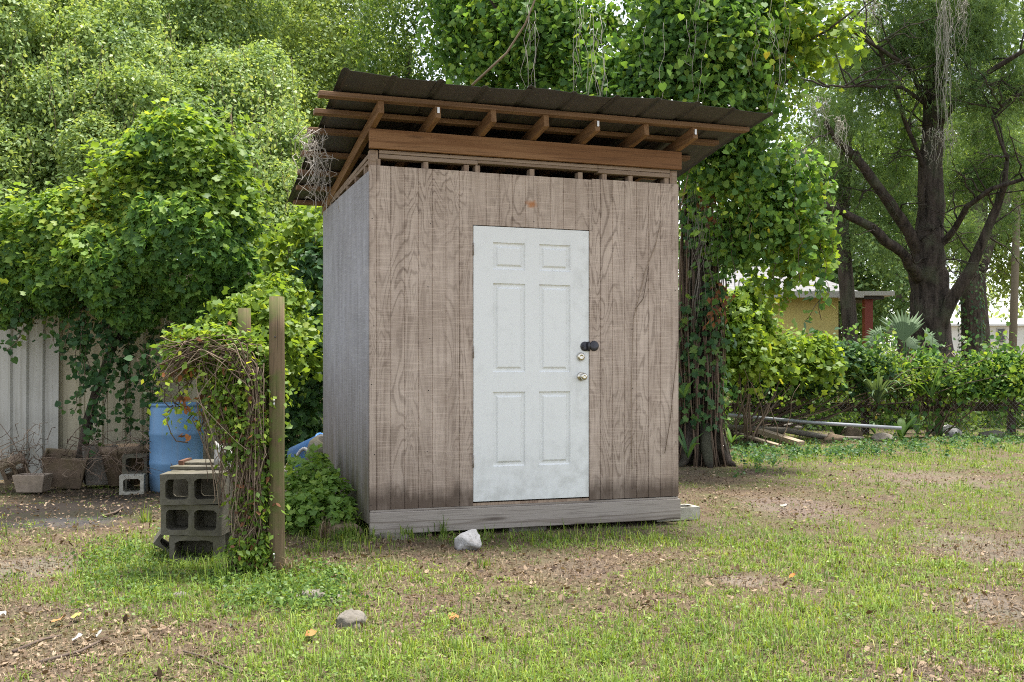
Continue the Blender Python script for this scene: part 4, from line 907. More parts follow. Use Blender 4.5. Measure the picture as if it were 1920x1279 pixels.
g = np.random.default_rng(15)
dr = empty('vine_curtain', (0, 0, 0), 0, 'thin hanging vine curtains over the front of the left wood', 'vine')
strands('curtain_leaves', [(x_, y_, x_ + g.normal() * 14, y_ + g.uniform(60, 170), g.uniform(17.6, 18.4)) for x_, y_ in zip(g.uniform(0, 560, 70), g.uniform(20, 330, 70))], G_PALE, dr, 0.085, 45, 'oval', 16, 0.10, tint=(0.2, 1.0))
# --- leafy mound over the metal fence
mound = empty('vine_mound', (0, 0, 0), 0, 'big rounded mound of dark green vine leaves over the metal fence', 'vine')
ml = [lobe(345, 320, 108, 10.6), lobe(400, 390, 86, 10.5), lobe(265, 375, 95, 10.6), lobe(150, 440, 95, 10.7), lobe(50, 470, 90, 10.7), lobe(-50, 480, 90, 10.7),
      lobe(345, 460, 120, 10.35), lobe(210, 500, 95, 10.3), lobe(425, 495, 58, 10.4), lobe(15, 540, 70, 10.6), lobe(110, 525, 70, 10.5), lobe(380, 560, 60, 10.5), lobe(250, 570, 50, 10.3)]
P, N = shell(ml, 19000, 21, amp=0.20, freq=2.6, thick=0.09); g = np.random.default_rng(5)
N = N * 0.6 + np.array([0, -0.15, 0.35]) + g.normal(size=N.shape) * 0.65
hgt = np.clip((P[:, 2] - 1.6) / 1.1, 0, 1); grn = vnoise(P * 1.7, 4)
# sunlight painted into the leaf colour: upward-facing top leaves yellower, face leaves darker
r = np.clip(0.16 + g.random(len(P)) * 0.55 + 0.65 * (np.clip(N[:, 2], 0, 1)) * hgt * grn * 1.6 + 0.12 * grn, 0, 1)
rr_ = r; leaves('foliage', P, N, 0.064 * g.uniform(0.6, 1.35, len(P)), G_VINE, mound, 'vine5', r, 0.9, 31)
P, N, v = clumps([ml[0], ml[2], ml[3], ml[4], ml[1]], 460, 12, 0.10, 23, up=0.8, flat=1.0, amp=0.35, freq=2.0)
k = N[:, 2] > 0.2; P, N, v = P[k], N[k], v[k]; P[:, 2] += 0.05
leaves('sunlit_top_leaves', P, N, 0.07 * g.uniform(0.6, 1.3, len(P)), G_BRITE, mound, 'lobed', v * 0.6 + 0.4 * g.random(len(P)), 0.2, 33)  # yellow-green leaf layer added to make the mound top look sunlit
mb = MB()
for pts, r_ in (([(148, 880, 10.6), (165, 790, 10.6), (185, 720, 10.65), (215, 640, 10.7), (240, 590, 10.7), (260, 520, 10.7)], 0.055), ([(195, 690, 10.6), (215, 650, 10.6), (236, 608, 10.5)], 0.03), ([(205, 610, 10.6), (200, 560, 10.6), (190, 520, 10.6)], 0.035), ([(120, 600, 10.8), (150, 580, 10.6), (190, 575, 10.5)], 0.02)):
    mb.tube([at(*q) for q in pts], np.linspace(r_, r_ * 0.6, len(pts)), 8, rough=0.2)
mb.build('stem', M_BARK, mound)
strands('hanging_leaves', [(120, 560, 128, 660, 10.5), (105, 560, 100, 640, 10.5), (40, 560, 30, 640, 10.5), (8, 560, 10, 650, 10.5), (60, 560, 70, 600, 10.5), (150, 600, 135, 780, 10.5), (175, 560, 165, 720, 10.4), (185, 580, 175, 830, 10.45), (205, 600, 180, 800, 10.4), (160, 600, 180, 720, 10.4), (190, 560, 190, 700, 10.4), (245, 560, 240, 770, 10.6), (252, 580, 232, 810, 10.6), (280, 560, 278, 780, 10.7), (283, 600, 270, 870, 10.7), (310, 560, 320, 620, 10.6), (230, 580, 200, 640, 10.4), (140, 560, 160, 640, 10.45), (290, 650, 262, 700, 9.6)], G_DARKV, mound, 0.062, 85, seed=3, spread=0.055, tint=(0.0, 0.8))
mb = MB()
for i in range(80):
    x0 = random.uniform(-10, 300); mb.tube(wig(at(x0, random.uniform(790, 870), 10.3), at(x0 + random.uniform(-90, 90), random.uniform(850, 905), 10.0 + random.uniform(-.2, .4)), 8, 0.16, i + 900), random.uniform(0.0015, 0.004), 4)
o = mb.build('dead_runners', M_DRYV); tag(o, 'tangle of dead vine runners over the pots at the fence', 'vine')

tree('undergrowth', 'dim undergrowth filling the wood floor behind the metal fence', 'undergrowth', [lobe(x_, 585, 85, 15.5 + (x_ % 90) * 0.02) for x_ in range(-80, 640, 70)] + [lobe(x_, 470, 80, 16.2 + (x_ % 80) * 0.02) for x_ in range(-40, 480, 75)], 1500, 16, 0.22, 0.11, G_OAK, None, None, M_BARK, None, seed=45, amp=0.3, inner_n=5000)
# --- brush between the mound and the shed
def bush(label, lobes, nc, per, sig, size, m, shape='grape', seed=0, name='bush', cat='bush', group=None, stems=6, **kw):
    o = empty(name, (0, 0, 0), 0, label, cat, group); c0 = lobes[0][0]; mb = MB(); g = np.random.default_rng(seed)
    for i in range(stems):
        l = lobes[i % len(lobes)][0]; mb.tube(wig((c0[0] + g.normal() * 0.15, c0[1] + g.normal() * 0.1, 0), l, 7, 0.15, seed * 9 + i), np.linspace(0.018, 0.006, 7), 5)
    mb.build('stem', M_VSTEM, o); crown('foliage', lobes, nc, per, sig, size, m, o, shape, seed, **kw)
    return o
bush('dark leafy brush in the gap left of the shed wall', [lobe(575, 600, 60, 11.6), lobe(560, 700, 70, 11.4), lobe(585, 780, 60, 11.2), lobe(520, 740, 60, 11.5), lobe(600, 500, 50, 12), lobe(620, 660, 60, 11.9), lobe(540, 800, 50, 11)], 260, 16, 0.12, 0.075, G_DARKV, seed=41, tint=0.4)
bush('bright green vine brush beside the upper shed wall', [lobe(560, 470, 55, 12.4), lobe(590, 430, 45, 12.2), lobe(550, 560, 50, 12.3), lobe(600, 560, 40, 12), lobe(575, 640, 45, 11.0), lobe(545, 640, 40, 11)], 190, 15, 0.12, 0.075, G_BRITE, seed=42, tint=0.5)
bush('bright leafy brush behind the shorter wooden post', [lobe(440, 605, 36, 9.6), lobe(475, 600, 42, 9.8), lobe(505, 570, 40, 10.2), lobe(500, 650, 50, 9.8), lobe(530, 550, 36, 10.6), lobe(470, 665, 36, 9.4), lobe(415, 585, 22, 9.6)], 230, 15, 0.10, 0.062, G_BRITE, 'lobed', 43, tint=0.5, jit=0.7)
bush('low bright leafy weeds growing against the shed side wall', [lobe(585, 900, 42, 8.0), lobe(620, 930, 45, 7.8), lobe(560, 930, 38, 7.9), lobe(640, 965, 30, 7.5), lobe(600, 955, 42, 7.6), lobe(550, 960, 30, 7.6), lobe(575, 870, 35, 8.4)], 190, 12, 0.06, 0.048, leaf_mat('weed_leaves', [(0.0, (0.10, 0.19, 0.045)), (0.5, (0.20, 0.34, 0.07)), (1.0, (0.34, 0.46, 0.10))], 0.45), 'lobed', 44, name='weed_patch', cat='weeds', up=0.9)

bush('tall brush standing close behind the shed', [lobe(1120, 640, 90, 15), lobe(1200, 600, 90, 15.5), lobe(1040, 600, 90, 15.5), lobe(1150, 500, 80, 16), lobe(1230, 690, 80, 14.8), lobe(960, 640, 90, 15.5), lobe(1060, 720, 80, 15), lobe(1250, 480, 60, 15.5)], 420, 15, 0.2, 0.10, G_VINE, 'grape', 46, tint=0.5, base=0.1)
# --- vine-wrapped tree right of the shed
TY = 13.4
vt = empty('vine_wrapped_tree', (0, 0, 0), 0, 'thick tree trunk wrapped in vines right of the shed', 'tree')
tx = lambda px: (px - CX) / F * TY
mb = MB(); zz_ = np.linspace(-0.05, 8.0, 22); flare = 0.18 + 0.11 * np.exp(-zz_ * 3.0) - 0.015 * zz_
mb.tube(np.stack([tx(1315) + 0.05 * np.sin(zz_ * 1.3), TY + 0.04 * np.cos(zz_), zz_], 1), flare, 18, rough=0.22)
for i in range(7):
    a = i / 7 * 2 * math.pi + 0.3; d = np.array([math.cos(a), math.sin(a), 0]); c0 = np.array([tx(1315), TY, 0])
    mb.tube([c0 + d * 0.18 + np.array([0, 0, 0.5]), c0 + d * 0.27 + np.array([0, 0, 0.2]), c0 + d * 0.36 + np.array([0, 0, 0.03]), c0 + d * 0.50 + np.array([0, 0, -0.05])], [0.08, 0.085, 0.055, 0.02], 8, rough=0.2)
for pts, r_ in (([(1315, 330), (1380, 230), (1480, 140), (1560, 60)], 0.12), ([(1310, 300), (1200, 150), (1130, 20)], 0.12), ([(1305, 280), (1060, 180), (960, 60), (900, -40)], 0.10), ([(1315, 200), (1330, 40), (1330, -120)], 0.14)):
    mb.tube([at(*q, TY - 0.3 * i) for i, q in enumerate(pts)], np.linspace(r_, 0.03, len(pts)), 8)
mb.build('trunk', M_BARKD, vt)
mb = MB(); g = np.random.default_rng(12)
for i in range(85):
    a = g.uniform(0, 2 * math.pi); a2 = a + g.normal() * 0.5; z0 = -0.02; z1 = g.uniform(1.4, 4.2); k = 9; f = np.linspace(0, 1, k); z = z0 + (z1 - z0) * f
    R = 0.20 + 0.09 * np.exp(-z * 4.0) + g.uniform(0, 0.07) + 0.05 * np.sin(f * 6 + i); A = a + (a2 - a) * f + 0.12 * np.cumsum(g.normal(size=k)) / 3
    mb.tube(np.stack([tx(1315) + R * np.cos(A), TY + R * np.sin(A), z], 1), g.uniform(0.004, 0.016), 5)
mb.build('vine_stem', M_VSTEM, vt)
nz = 5200; a = g.uniform(0, 2 * math.pi, nz); z = g.uniform(0.4, 3.9, nz) ** 1.0; keep = (g.random(nz) < (0.20 + 0.34 * np.clip(z / 3.5, 0, 1))) & (vnoise(np.stack([a * 1.2, z * 1.6, z * 0], 1), 6) > 0.42); a, z = a[keep], z[keep]; R = 0.235 + g.random(len(a)) ** 2 * 0.24
P = np.stack([tx(1315) + R * np.cos(a), TY + R * np.sin(a), z], 1); N = np.stack([np.cos(a), np.sin(a), 0.4 + 0 * a], 1) + g.normal(size=P.shape) * 0.4
leaves('trunk_leaves', P, N, 0.085 * g.uniform(0.4, 1.35, len(P)), G_DARKV, vt, 'vine5', None, 0.9, 55)
def dead_bunch(px, py, Y, n, s): 
    return at(px, py, Y) + g.normal(size=(n, 3)) * np.array([s, 0.05, s])
P = np.concatenate([dead_bunch(1330, 362, 12.6, 30, 0.07), dead_bunch(1335, 410, 12.6, 14, 0.06), dead_bunch(1350, 560, 12.7, 30, 0.10), dead_bunch(1340, 600, 12.8, 16, 0.08)])
leaves('dead_leaves', P, g.normal(size=P.shape) + np.array([0, -1, 0]), 0.085, G_DEAD, vt, 'oval', None, 1.5, 56)
# canopy of vine leaves over the shed
CL = [lobe(880, 50, 80, 13.6), lobe(960, 40, 95, 13.2), lobe(1050, 60, 95, 12.6), lobe(1150, 70, 100, 12.2), lobe(1250, 60, 105, 11.8), lobe(1345, 70, 100, 11.8), lobe(1430, 90, 85, 12.2), lobe(1200, 160, 90, 12.0), lobe(1110, 160, 70, 12.4), lobe(1320, 180, 95, 11.9), lobe(1420, 210, 80, 12.2), lobe(930, 130, 60, 13.4), lobe(1020, 150, 60, 13.0),
      lobe(1400, 300, 75, 12.3), lobe(1480, 330, 62, 12.8), lobe(1350, 290, 60, 12.4), lobe(1430, 390, 70, 12.8), lobe(1485, 415, 45, 13.2), lobe(1370, 440, 48, 13.0), lobe(1100, -60, 140, 12.6), lobe(1300, -60, 140, 12.2), lobe(930, -60, 120, 13.8), lobe(1440, -30, 90, 12.5)]
crown('crown', CL, 4200, 13, 0.15, 0.070, G_VINE, vt, 'grape', 61, 0.55, 0.9, amp=0.40, freq=1.6, thick=0.38, holes=0.42, up=0.45, inner=0.3, jit=0.8, base=0.14)
P, N = shell(CL, 4500, 63, amp=0.3, freq=1.6, thick=0.45, inner=0.2); k = vnoise(P * 0.9, 70) > 0.32; P, N = P[k], N[k]
leaves('inner_leaves', P, N + g.normal(size=N.shape) * 0.8, 0.07, G_VINE, vt, 'grape', None, 0.8, 64)
crown('young_shoots', [lobe(1540, 60, 50, 11.8), lobe(1500, 30, 40, 11.8), lobe(1580, 75, 30, 11.8), lobe(1500, 450, 40, 12.9), lobe(1460, 520, 40, 13.2), lobe(1530, 430, 25, 12.8)], 90, 9, 0.10, 0.10, G_BRITE, vt, 'lobed', 65, 0.5, 0.6, flat=0.9)
strands('curtain_leaves', [(1290 + i * 14 + (i * 37 % 9), 270 + (i * 53 % 40), 1285 + i * 15 + (i * 29 % 21), 380 + (i * 71 % 210), 12.4 + (i * 13 % 7) * 0.12) for i in range(16)] + [(1530, 400, 1545, 560, 12.6), (1538, 430, 1540, 600, 12.7), (1520, 480, 1512, 600, 13), (1550, 350, 1555, 480, 12.6)], G_VINE, vt, 0.085, 34, seed=13, spread=0.07, tint=(0.1, 1.0))
mb = MB()
for i in range(44):
    x0 = g.choice([1000, 1090, 1100, 1110, 1440, 1450, 1300, 1240]) + g.normal() * 22; y0 = g.uniform(-20, 60); L = g.uniform(80, 190); Y = g.uniform(11.2, 11.7)
    mb.tube(wig(at(x0, y0, Y), at(x0 + g.normal() * 12, y0 + L, Y), 8, 0.10, 3000 + i), g.uniform(0.0012, 0.0026), 4)
for i in range(24):
    mb.tube(wig(at(1290 + g.uniform(0, 60), 300, 12.6), at(1285 + g.uniform(0, 70), g.uniform(450, 640), 12.8), 8, 0.10, 3200 + i), g.uniform(0.001, 0.0025), 4, rnd=0.0)
tag(mb.build('hanging_runner', M_PALEV, vt), kind='stuff')
for pts, r_ in (([(1015, -30), (985, 45), (950, 100), (885, 160)], 0.014), ([(1320, -10), (1330, 60), (1345, 130)], 0.005), ([(1305, 265), (1290, 330), (1275, 395)], 0.010), ([(1600, 20), (1550, 58), (1500, 85), (1430, 115)], 0.016)):
    Y = 11.3 if pts[0][0] != 1305 else 12.0
    n_ = len(pts); MB().tube(np.array([at(*q, Y + 0.25 * j) for j, q in enumerate(pts)]), np.linspace(r_ * 0.6, r_, n_), 6, rough=0.3).build('bare_branch', M_BARK if pts[0][0] == 1600 else M_DRYV, vt)

# strap-leaved ferns at its foot
G_FERN = leaf_mat('fern_leaves', [(0, (0.05, 0.12, 0.035)), (1, (0.15, 0.26, 0.06))], 0.4)
def strap_plant(name, label, cat, base, n, L, wd, m, seed, up=1.0, spread=1.0, group=None):
    g = np.random.default_rng(seed); o = empty(name, tuple(base), 0, label, cat, group)
    for i in range(n):
        a = g.uniform(0, 2 * math.pi); l = L * g.uniform(0.6, 1.1); k = 9; f = np.linspace(0, 1, k); d = np.array([math.cos(a), math.sin(a), 0])
        b = g.uniform(0.5, 1.2) * spread
        C = d * (f * l * 0.65 * b)[:, None] + np.array([0, 0, 1]) * (up * l * (f - 0.62 * b * f ** 2.2))[:, None]
        sd = np.array([-d[1], d[0], 0]); w = wd * np.sin(np.clip(f * 0.93 + 0.07, 0, 1) * math.pi) ** 0.6 * g.uniform(0.7, 1.1)
        V = np.concatenate([C - sd * w[:, None] / 2, C + np.array([0, 0, -0.12 * wd]), C + sd * w[:, None] / 2])
        Fc = [(j, j+1, k+j+1, k+j) for j in range(k-1)] + [(k+j, k+j+1, 2*k+j+1, 2*k+j) for j in range(k-1)]
        MB().add(V, Fc, True, g.random()).build('frond', m, o)
    return o
for i, (px, py, Y, n, L, lab) in enumerate([(1290, 858, 12.3, 7, 0.62, 'strap-leaved fern at the trunk foot touching the shed'), (1283, 745, 12.9, 6, 0.42, 'strap-leaved fern clinging halfway up the vine trunk'), (1372, 832, 13.6, 6, 0.35, 'small fern right of the vine-wrapped trunk')]):
    strap_plant('fern', lab, 'fern', at(px, py, Y), n, L, 0.055, G_FERN, 70 + i, group='ferns around the vine-wrapped trunk')

# --- brush and vines on the right fence
FG = 'vine growth along the right fence'
bush('tall bright brush between the vine trunk and the yellow house', [lobe(1395, 650, 50, 16.5), lobe(1425, 600, 38, 17), lobe(1460, 665, 40, 17), lobe(1375, 580, 40, 16.5), lobe(1530, 665, 34, 17.4), lobe(1410, 545, 26, 16.8), lobe(1495, 650, 26, 17.2)], 520, 13, 0.14, 0.085, G_BRITE, 'lobed', 81, group=FG, tint=0.5, holes=0.3, amp=0.5, thick=0.4, stems=12)
bush('dark drape of vine leaves on the fence near the trunk', [lobe(1400, 720, 55, 18.2), lobe(1450, 700, 50, 18.3), lobe(1520, 690, 50, 18.3), lobe(1590, 690, 50, 18.3), lobe(1560, 720, 40, 18.2), lobe(1640, 680, 36, 18.4), lobe(1380, 680, 50, 18)], 640, 13, 0.15, 0.085, G_DARKV, 'grape', 82, group=FG, tint=0.4, amp=0.5, thick=0.4, holes=0.44, stems=5, zmin=0.72)
bush('dense green vines heaped on the right end of the fence', [lobe(1760, 690, 32, 18.6), lobe(1820, 694, 28, 18.6), lobe(1880, 690, 28, 18.6), lobe(1940, 695, 30, 18.6), lobe(1800, 715, 30, 18.5), lobe(1870, 722, 28, 18.5), lobe(1710, 700, 28, 18.6), lobe(1930, 728, 26, 18.5)], 520, 13, 0.13, 0.078, G_VINE, 'grape', 83, group=FG, tint=0.5, amp=0.6, thick=0.4, holes=0.46, stems=5, base=0.1, zmin=0.72)
bush('bright leaves seen beyond the fence rail at the middle', [lobe(1480, 740, 50, 22), lobe(1560, 735, 50, 22), lobe(1650, 740, 50, 22), lobe(1740, 735, 50, 22.5), lobe(1600, 700, 50, 23), lobe(1720, 700, 35, 23)], 420, 14, 0.2, 0.10, G_BRITE, 'oval', 84, group=FG, tint=0.5)
bush('bright leaves seen beyond the fence rail at the far right', [lobe(1840, 735, 42, 23), lobe(1930, 738, 42, 23), lobe(1880, 705, 35, 24), lobe(1990, 730, 50, 23), lobe(1800, 712, 32, 24)], 320, 14, 0.2, 0.10, G_BRITE, 'oval', 85, group=FG, tint=0.5)
bush('ragged light-green weeds standing up through the fence vines', [lobe(x_, 668 + (i * 31 % 40), 16 + (i * 13 % 14), 18.1, 1.2, 0.8, 1.3) for i, x_ in enumerate(range(1372, 1930, 37))], 210, 11, 0.13, 0.075, G_BRITE, 'oval', 87, group=FG, tint=0.5, amp=0.6, thick=0.5, flat=1.0, stems=15)
fv = empty('fence_vine', (0, 0, 0), 0, 'loose vine runners trailing over the wire and rail of the right fence', 'vine', FG)
g = np.random.default_rng(34)
strands('trailing_leaves', [(x_, y_, x_ + g.normal() * 40, y_ + g.uniform(50, 130), g.uniform(18.3, 18.8)) for x_, y_ in zip(g.uniform(1370, 1930, 85), g.uniform(640, 700, 85))] + [(x_, 690, x_ + g.normal() * 45, g.uniform(610, 655), 18.6) for x_ in g.uniform(1380, 1930, 30)], G_VINE, fv, 0.075, 26, 'grape', 35, 0.10, tint=(0.1, 1.0))
bush('tangled green growth on the ground beyond the fence rail', [lobe(x_, 778 + (i * 17 % 22), 40, 20.6 + (i * 7 % 9) * 0.15) for i, x_ in enumerate(range(1370, 1980, 48))], 560, 13, 0.2, 0.10, G_OAK, 'oval', 86, group=FG, tint=0.5, amp=0.5, thick=0.4)
mb = MB(); g = np.random.default_rng(33)
for i in range(120):
    x0 = g.uniform(1660, 1790) if i < 80 else g.uniform(1380, 1910); mb.tube(wig(at(x0, g.uniform(660, 700), 18.7), at(x0 + g.normal() * 35, g.uniform(745, 800), 18.7), 7, 0.2, 5000 + i), g.uniform(0.004, 0.009), 4)
o = mb.build('dead_vine_tangle', M_DRYV); tag(o, 'brown tangle of dead vine stems hanging on the wire fence', 'vine', FG)
for i, (px, py, lab) in enumerate([(1720, 800, 'broad-leaved plant left of the pale rock at fence foot'), (1762, 806, 'broad-leaved plant right beside the pale rock'), (1570, 806, 'broad-leaved plant between the rocks and the boards'), (1690, 812, 'broad-leaved plant below the pipe end'), (1640, 800, 'broad-leaved plant poking up before the rail')]):
    g0 = gpt(px, py + 12); strap_plant('broad_leaf_plant', lab, 'plant', (g0[0], g0[1], 0), 6, 0.62 if i < 4 else 0.5, 0.13, G_FERN, 90 + i, group='broad-leaved plants at the fence foot')
g0 = gpt(1465, 832)
mb = MB()
for i, (a, b) in enumerate((((1440, 835), (1395, 690)), ((1460, 835), (1500, 720)), ((1465, 832), (1425, 700)))): mb.tube(wig(at(*a, 16.0), at(*b, 16.0), 9, 0.10, 777 + i), np.linspace(0.010, 0.003, 9), 5)
o = mb.build('bare_sapling', M_DRYV); tag(o, 'leafless reddish sapling stems in front of the fallen boards', 'sapling')
# palmetto
pm = empty('palmetto', tuple(at(1690, 690, 19.7) * np.array([1, 1, 0])), 0, 'palmetto with grey-green fan leaves behind the fence', 'palm')
G_PALM = leaf_mat('palmetto_leaf', [(0, (0.075, 0.125, 0.065)), (1, (0.15, 0.22, 0.11))], 0.25, 0.6, 0.2)
def fan(c, nrm, upv, R, nseg, seed, sp=2.2):
    c = np.array(c); nrm = unit(np.array(nrm, float)); upv = unit(np.array(upv, float) - nrm * (np.array(upv) @ nrm)); sd = np.cross(upv, nrm); V, Fc = [], []; g = np.random.default_rng(seed)
    for i in range(nseg):
        a = (i / (nseg - 1) - 0.5) * sp; d = upv * math.cos(a) + sd * math.sin(a); e = -upv * math.sin(a) + sd * math.cos(a); l = R * g.uniform(0.85, 1.05) * (1 - 0.12 * abs(a)); w = R * 0.052; b = len(V)
        V += [c, c + d * l * 0.55 - e * w, c + d * l * 0.55 + nrm * 0.02 * R, c + d * l * 0.55 + e * w, c + d * l - nrm * R * g.uniform(0.02, 0.25) - np.array([0, 0, R * 0.06])]
        Fc += [(b, b+1, b+2), (b, b+2, b+3), (b+1, b+4, b+2), (b+2, b+4, b+3)]
    return MB().add(V, Fc)
o0 = np.array(pm.location)
for i, (px, py, R, nr, upv) in enumerate([(1695, 640, 0.72, (-0.35, -1, 0.15), (-0.12, 0, 1)), (1655, 640, 0.50, (-0.6, -0.8, 0.4), (-0.8, 0, 0.5)), (1735, 640, 0.5, (0.5, -0.9, 0.5), (0.9, 0, 0.4)), (1700, 650, 0.45, (0.2, -0.9, 0.5), (0.5, -0.3, 0.5)), (1630, 660, 0.45, (-0.3, -0.9, 0.4), (-0.7, -0.2, 0.1))]):
    c = at(px, py, 19.5) - o0; fan(c, nr, upv, R, 16, 60 + i, 1.7).build('fan_leaf', G_PALM, pm)
    MB().tube(wig((0, 0, 0), c, 6, 0.05, 40 + i), 0.014, 5).build('leaf_stalk', G_FERN, pm)
strap_plant('spider_lily', 'clump of arching pale strap leaves in front of the palmetto', 'plant', (at(1645, 690, 17.9)[0], 17.9, 0.62), 26, 1.15, 0.055, G_PALM, 97, up=0.95, spread=1.15)
strap_plant('spider_lily', 'drooping strap leaves right of the palmetto fans', 'plant', (at(1745, 690, 18.0)[0], 18.0, 0.70), 18, 1.05, 0.05, G_FERN, 98, up=0.95, spread=1.1)

# --- big cypress
CYY = 23.5; ck = CYY / F
cyp = empty('cypress_tree', (0, 0, 0), 0, 'big dark-trunked spreading tree with feathery foliage at the right', 'tree')
mb = MB(); LIMBS = []
def limb(pts, Y0, Y1, sides=9, rough=0.2):
    n = len(pts); P = np.array([at(p[0], p[1], Y0 + (Y1 - Y0) * i / max(n - 1, 1)) for i, p in enumerate(pts)]); rr = np.array([p[2] / 2 * ck * (0.9 if pts[0][2] > 100 else 0.72) for p in pts]); LIMBS.append(P)
    f = np.linspace(0, n - 1, (n - 1) * 4 + 1); i0 = np.minimum(f.astype(int), n - 2); fr = (f - i0)[:, None]
    Q = P[i0] + (P[i0 + 1] - P[i0]) * fr; Q = Q + (vnoise(Q * 1.7, 5)[:, None] - 0.5) * 0.12; mb.tube(Q, np.interp(f, np.arange(n), rr), sides, rough=rough)
limb([(1748, 795, 120), (1748, 740, 92), (1744, 640, 80), (1742, 560, 76), (1740, 500, 72), (1744, 420, 54), (1746, 300, 46), (1752, 180, 40), (1758, 60, 34), (1764, -120, 24)], CYY, CYY, 16)
limb([(1728, 530, 34), (1700, 480, 28), (1650, 440, 24), (1580, 395, 19), (1530, 372, 14), (1470, 345, 9)], CYY - 0.1, CYY - 2.5)
limb([(1735, 490, 36), (1705, 440, 32), (1670, 380, 28), (1620, 315, 24), (1575, 275, 17), (1545, 230, 10)], CYY, CYY - 1.6)
limb([(1760, 620, 38), (1785, 560, 32), (1822, 500, 28), (1848, 440, 24), (1868, 390, 20), (1884, 350, 15), (1890, 290, 9)], CYY - 0.2, CYY - 1.5)
limb([(1752, 470, 20), (1790, 430, 16), (1815, 385, 14), (1860, 352, 11), (1940, 330, 8)], CYY, CYY - 2)
limb([(1752, 250, 16), (1800, 180, 15), (1860, 130, 13), (1960, 70, 10)], CYY, CYY - 2)
limb([(1742, 330, 12), (1690, 210, 11), (1650, 90, 9), (1610, 60, 6)], CYY, CYY - 2)
limb([(1745, 210, 12), (1700, 120, 12), (1640, 85, 9), (1560, 40, 6)], CYY, CYY - 2.5)
limb([(1745, 200, 10), (1690, 165, 9), (1600, 160, 6), (1540, 165, 4)], CYY, CYY - 2.5)
limb([(1890, 300, 8), (1860, 220, 7), (1920, 160, 6)], CYY - 1.5, CYY - 1.5)
gt = np.random.default_rng(71)
for L_ in LIMBS[1:] + [LIMBS[0][4:]]:
    for _ in range(9):
        j = gt.integers(0, len(L_) - 1); a_ = L_[j] + (L_[j + 1] - L_[j]) * gt.random(); d_ = unit(gt.normal(size=3) * np.array([1, 0.6, 0.6]) + np.array([0, 0, 0.25])); l_ = gt.uniform(0.7, 1.9); tw = wig(a_, a_ + d_ * l_, 10, 0.10, int(gt.integers(1e6)), -0.12); mb.tube(tw, np.linspace(0.022, 0.005, 10), 5)
        for _k in range(3):
            q_ = tw[gt.integers(3, 9)]; mb.tube(wig(q_, q_ + unit(gt.normal(size=3)) * gt.uniform(0.3, 0.8), 6, 0.15, int(gt.integers(1e6))), np.linspace(0.010, 0.004, 6), 4)
mb.build('trunk', M_BARKD, cyp)
cl = [lobe(1620, 120, 80, 23), lobe(1560, 220, 60, 22.5), lobe(1700, 60, 80, 23), lobe(1820, 60, 90, 23), lobe(1900, 150, 80, 22.5), lobe(1840, 220, 70, 25), lobe(1680, 230, 60, 25), lobe(1620, 330, 60, 25), lobe(1560, 330, 45, 25), lobe(1900, 290, 60, 24.8), lobe(1650, -40, 110, 23), lobe(1820, -60, 130, 23), lobe(1690, 400, 45, 25), lobe(1800, 330, 45, 25), lobe(1600, 440, 45, 25), lobe(1890, 420, 40, 25), lobe(1800, 150, 60, 22.5), lobe(1690, 150, 60, 22.5), lobe(1590, 30, 60, 22.5), lobe(1660, 470, 30, 25.5), lobe(1680, 320, 50, 25.5), lobe(1800, 430, 50, 26), lobe(1850, 330, 50, 25)]
P, N, v = clumps(cl, 2500, 28, 0.18, 91, amp=0.45, thick=0.5, up=0.2, jit=1.0, holes=0.40, inner=0.3, flat=0.5); g = np.random.default_rng(9)
leaves('crown', P, N, 0.20 * g.uniform(0.6, 1.3, len(P)), G_CYP, cyp, 'spray', v * 0.6 + g.random(len(P)) * 0.4, 0.8, 92, aspect=0.8)
# moss
def moss(label, px, py, L, w, Y, n, seed):
    g = np.random.default_rng(seed); mb = MB()
    for i in range(n):
        a = at(px + g.normal() * w, py + abs(g.normal()) * L * 0.12, Y + g.normal() * 0.08); l = L * g.uniform(0.2, 1.0) ** 1.5 * Y / F
        mb.tube(wig(a, a + np.array([g.normal() * 0.08, 0, -l]), 14, 0.12, seed * 100 + i), np.linspace(0.006, 0.003, 14), 3, False)
    return tag(mb.build('spanish_moss', M_MOSS), label, 'moss', 'hanging moss in the trees', )
moss('longest grey moss strand hanging down before the cypress trunk', 1772, -10, 310, 7, 21.5, 34, 1)
moss('grey moss tuft right of the longest strand at the top', 1802, -10, 110, 6, 21.5, 26, 2)
moss('grey-brown moss hanging left of the fork of the low limb', 1502, 285, 100, 7, 15, 26, 3)
moss('small grey moss hanging from the broken left limb', 1537, 180, 100, 8, 21, 22, 4)
moss('short grey moss at the top between both leafy crowns', 1640, 0, 70, 10, 21.5, 18, 5)
moss('brown hanging fibre mass at the broken limb end', 1572, 215, 80, 9, 21, 26, 6)
moss('grey moss wisps at the middle of the cypress trunk', 1770, 240, 80, 25, 21.8, 26, 7)
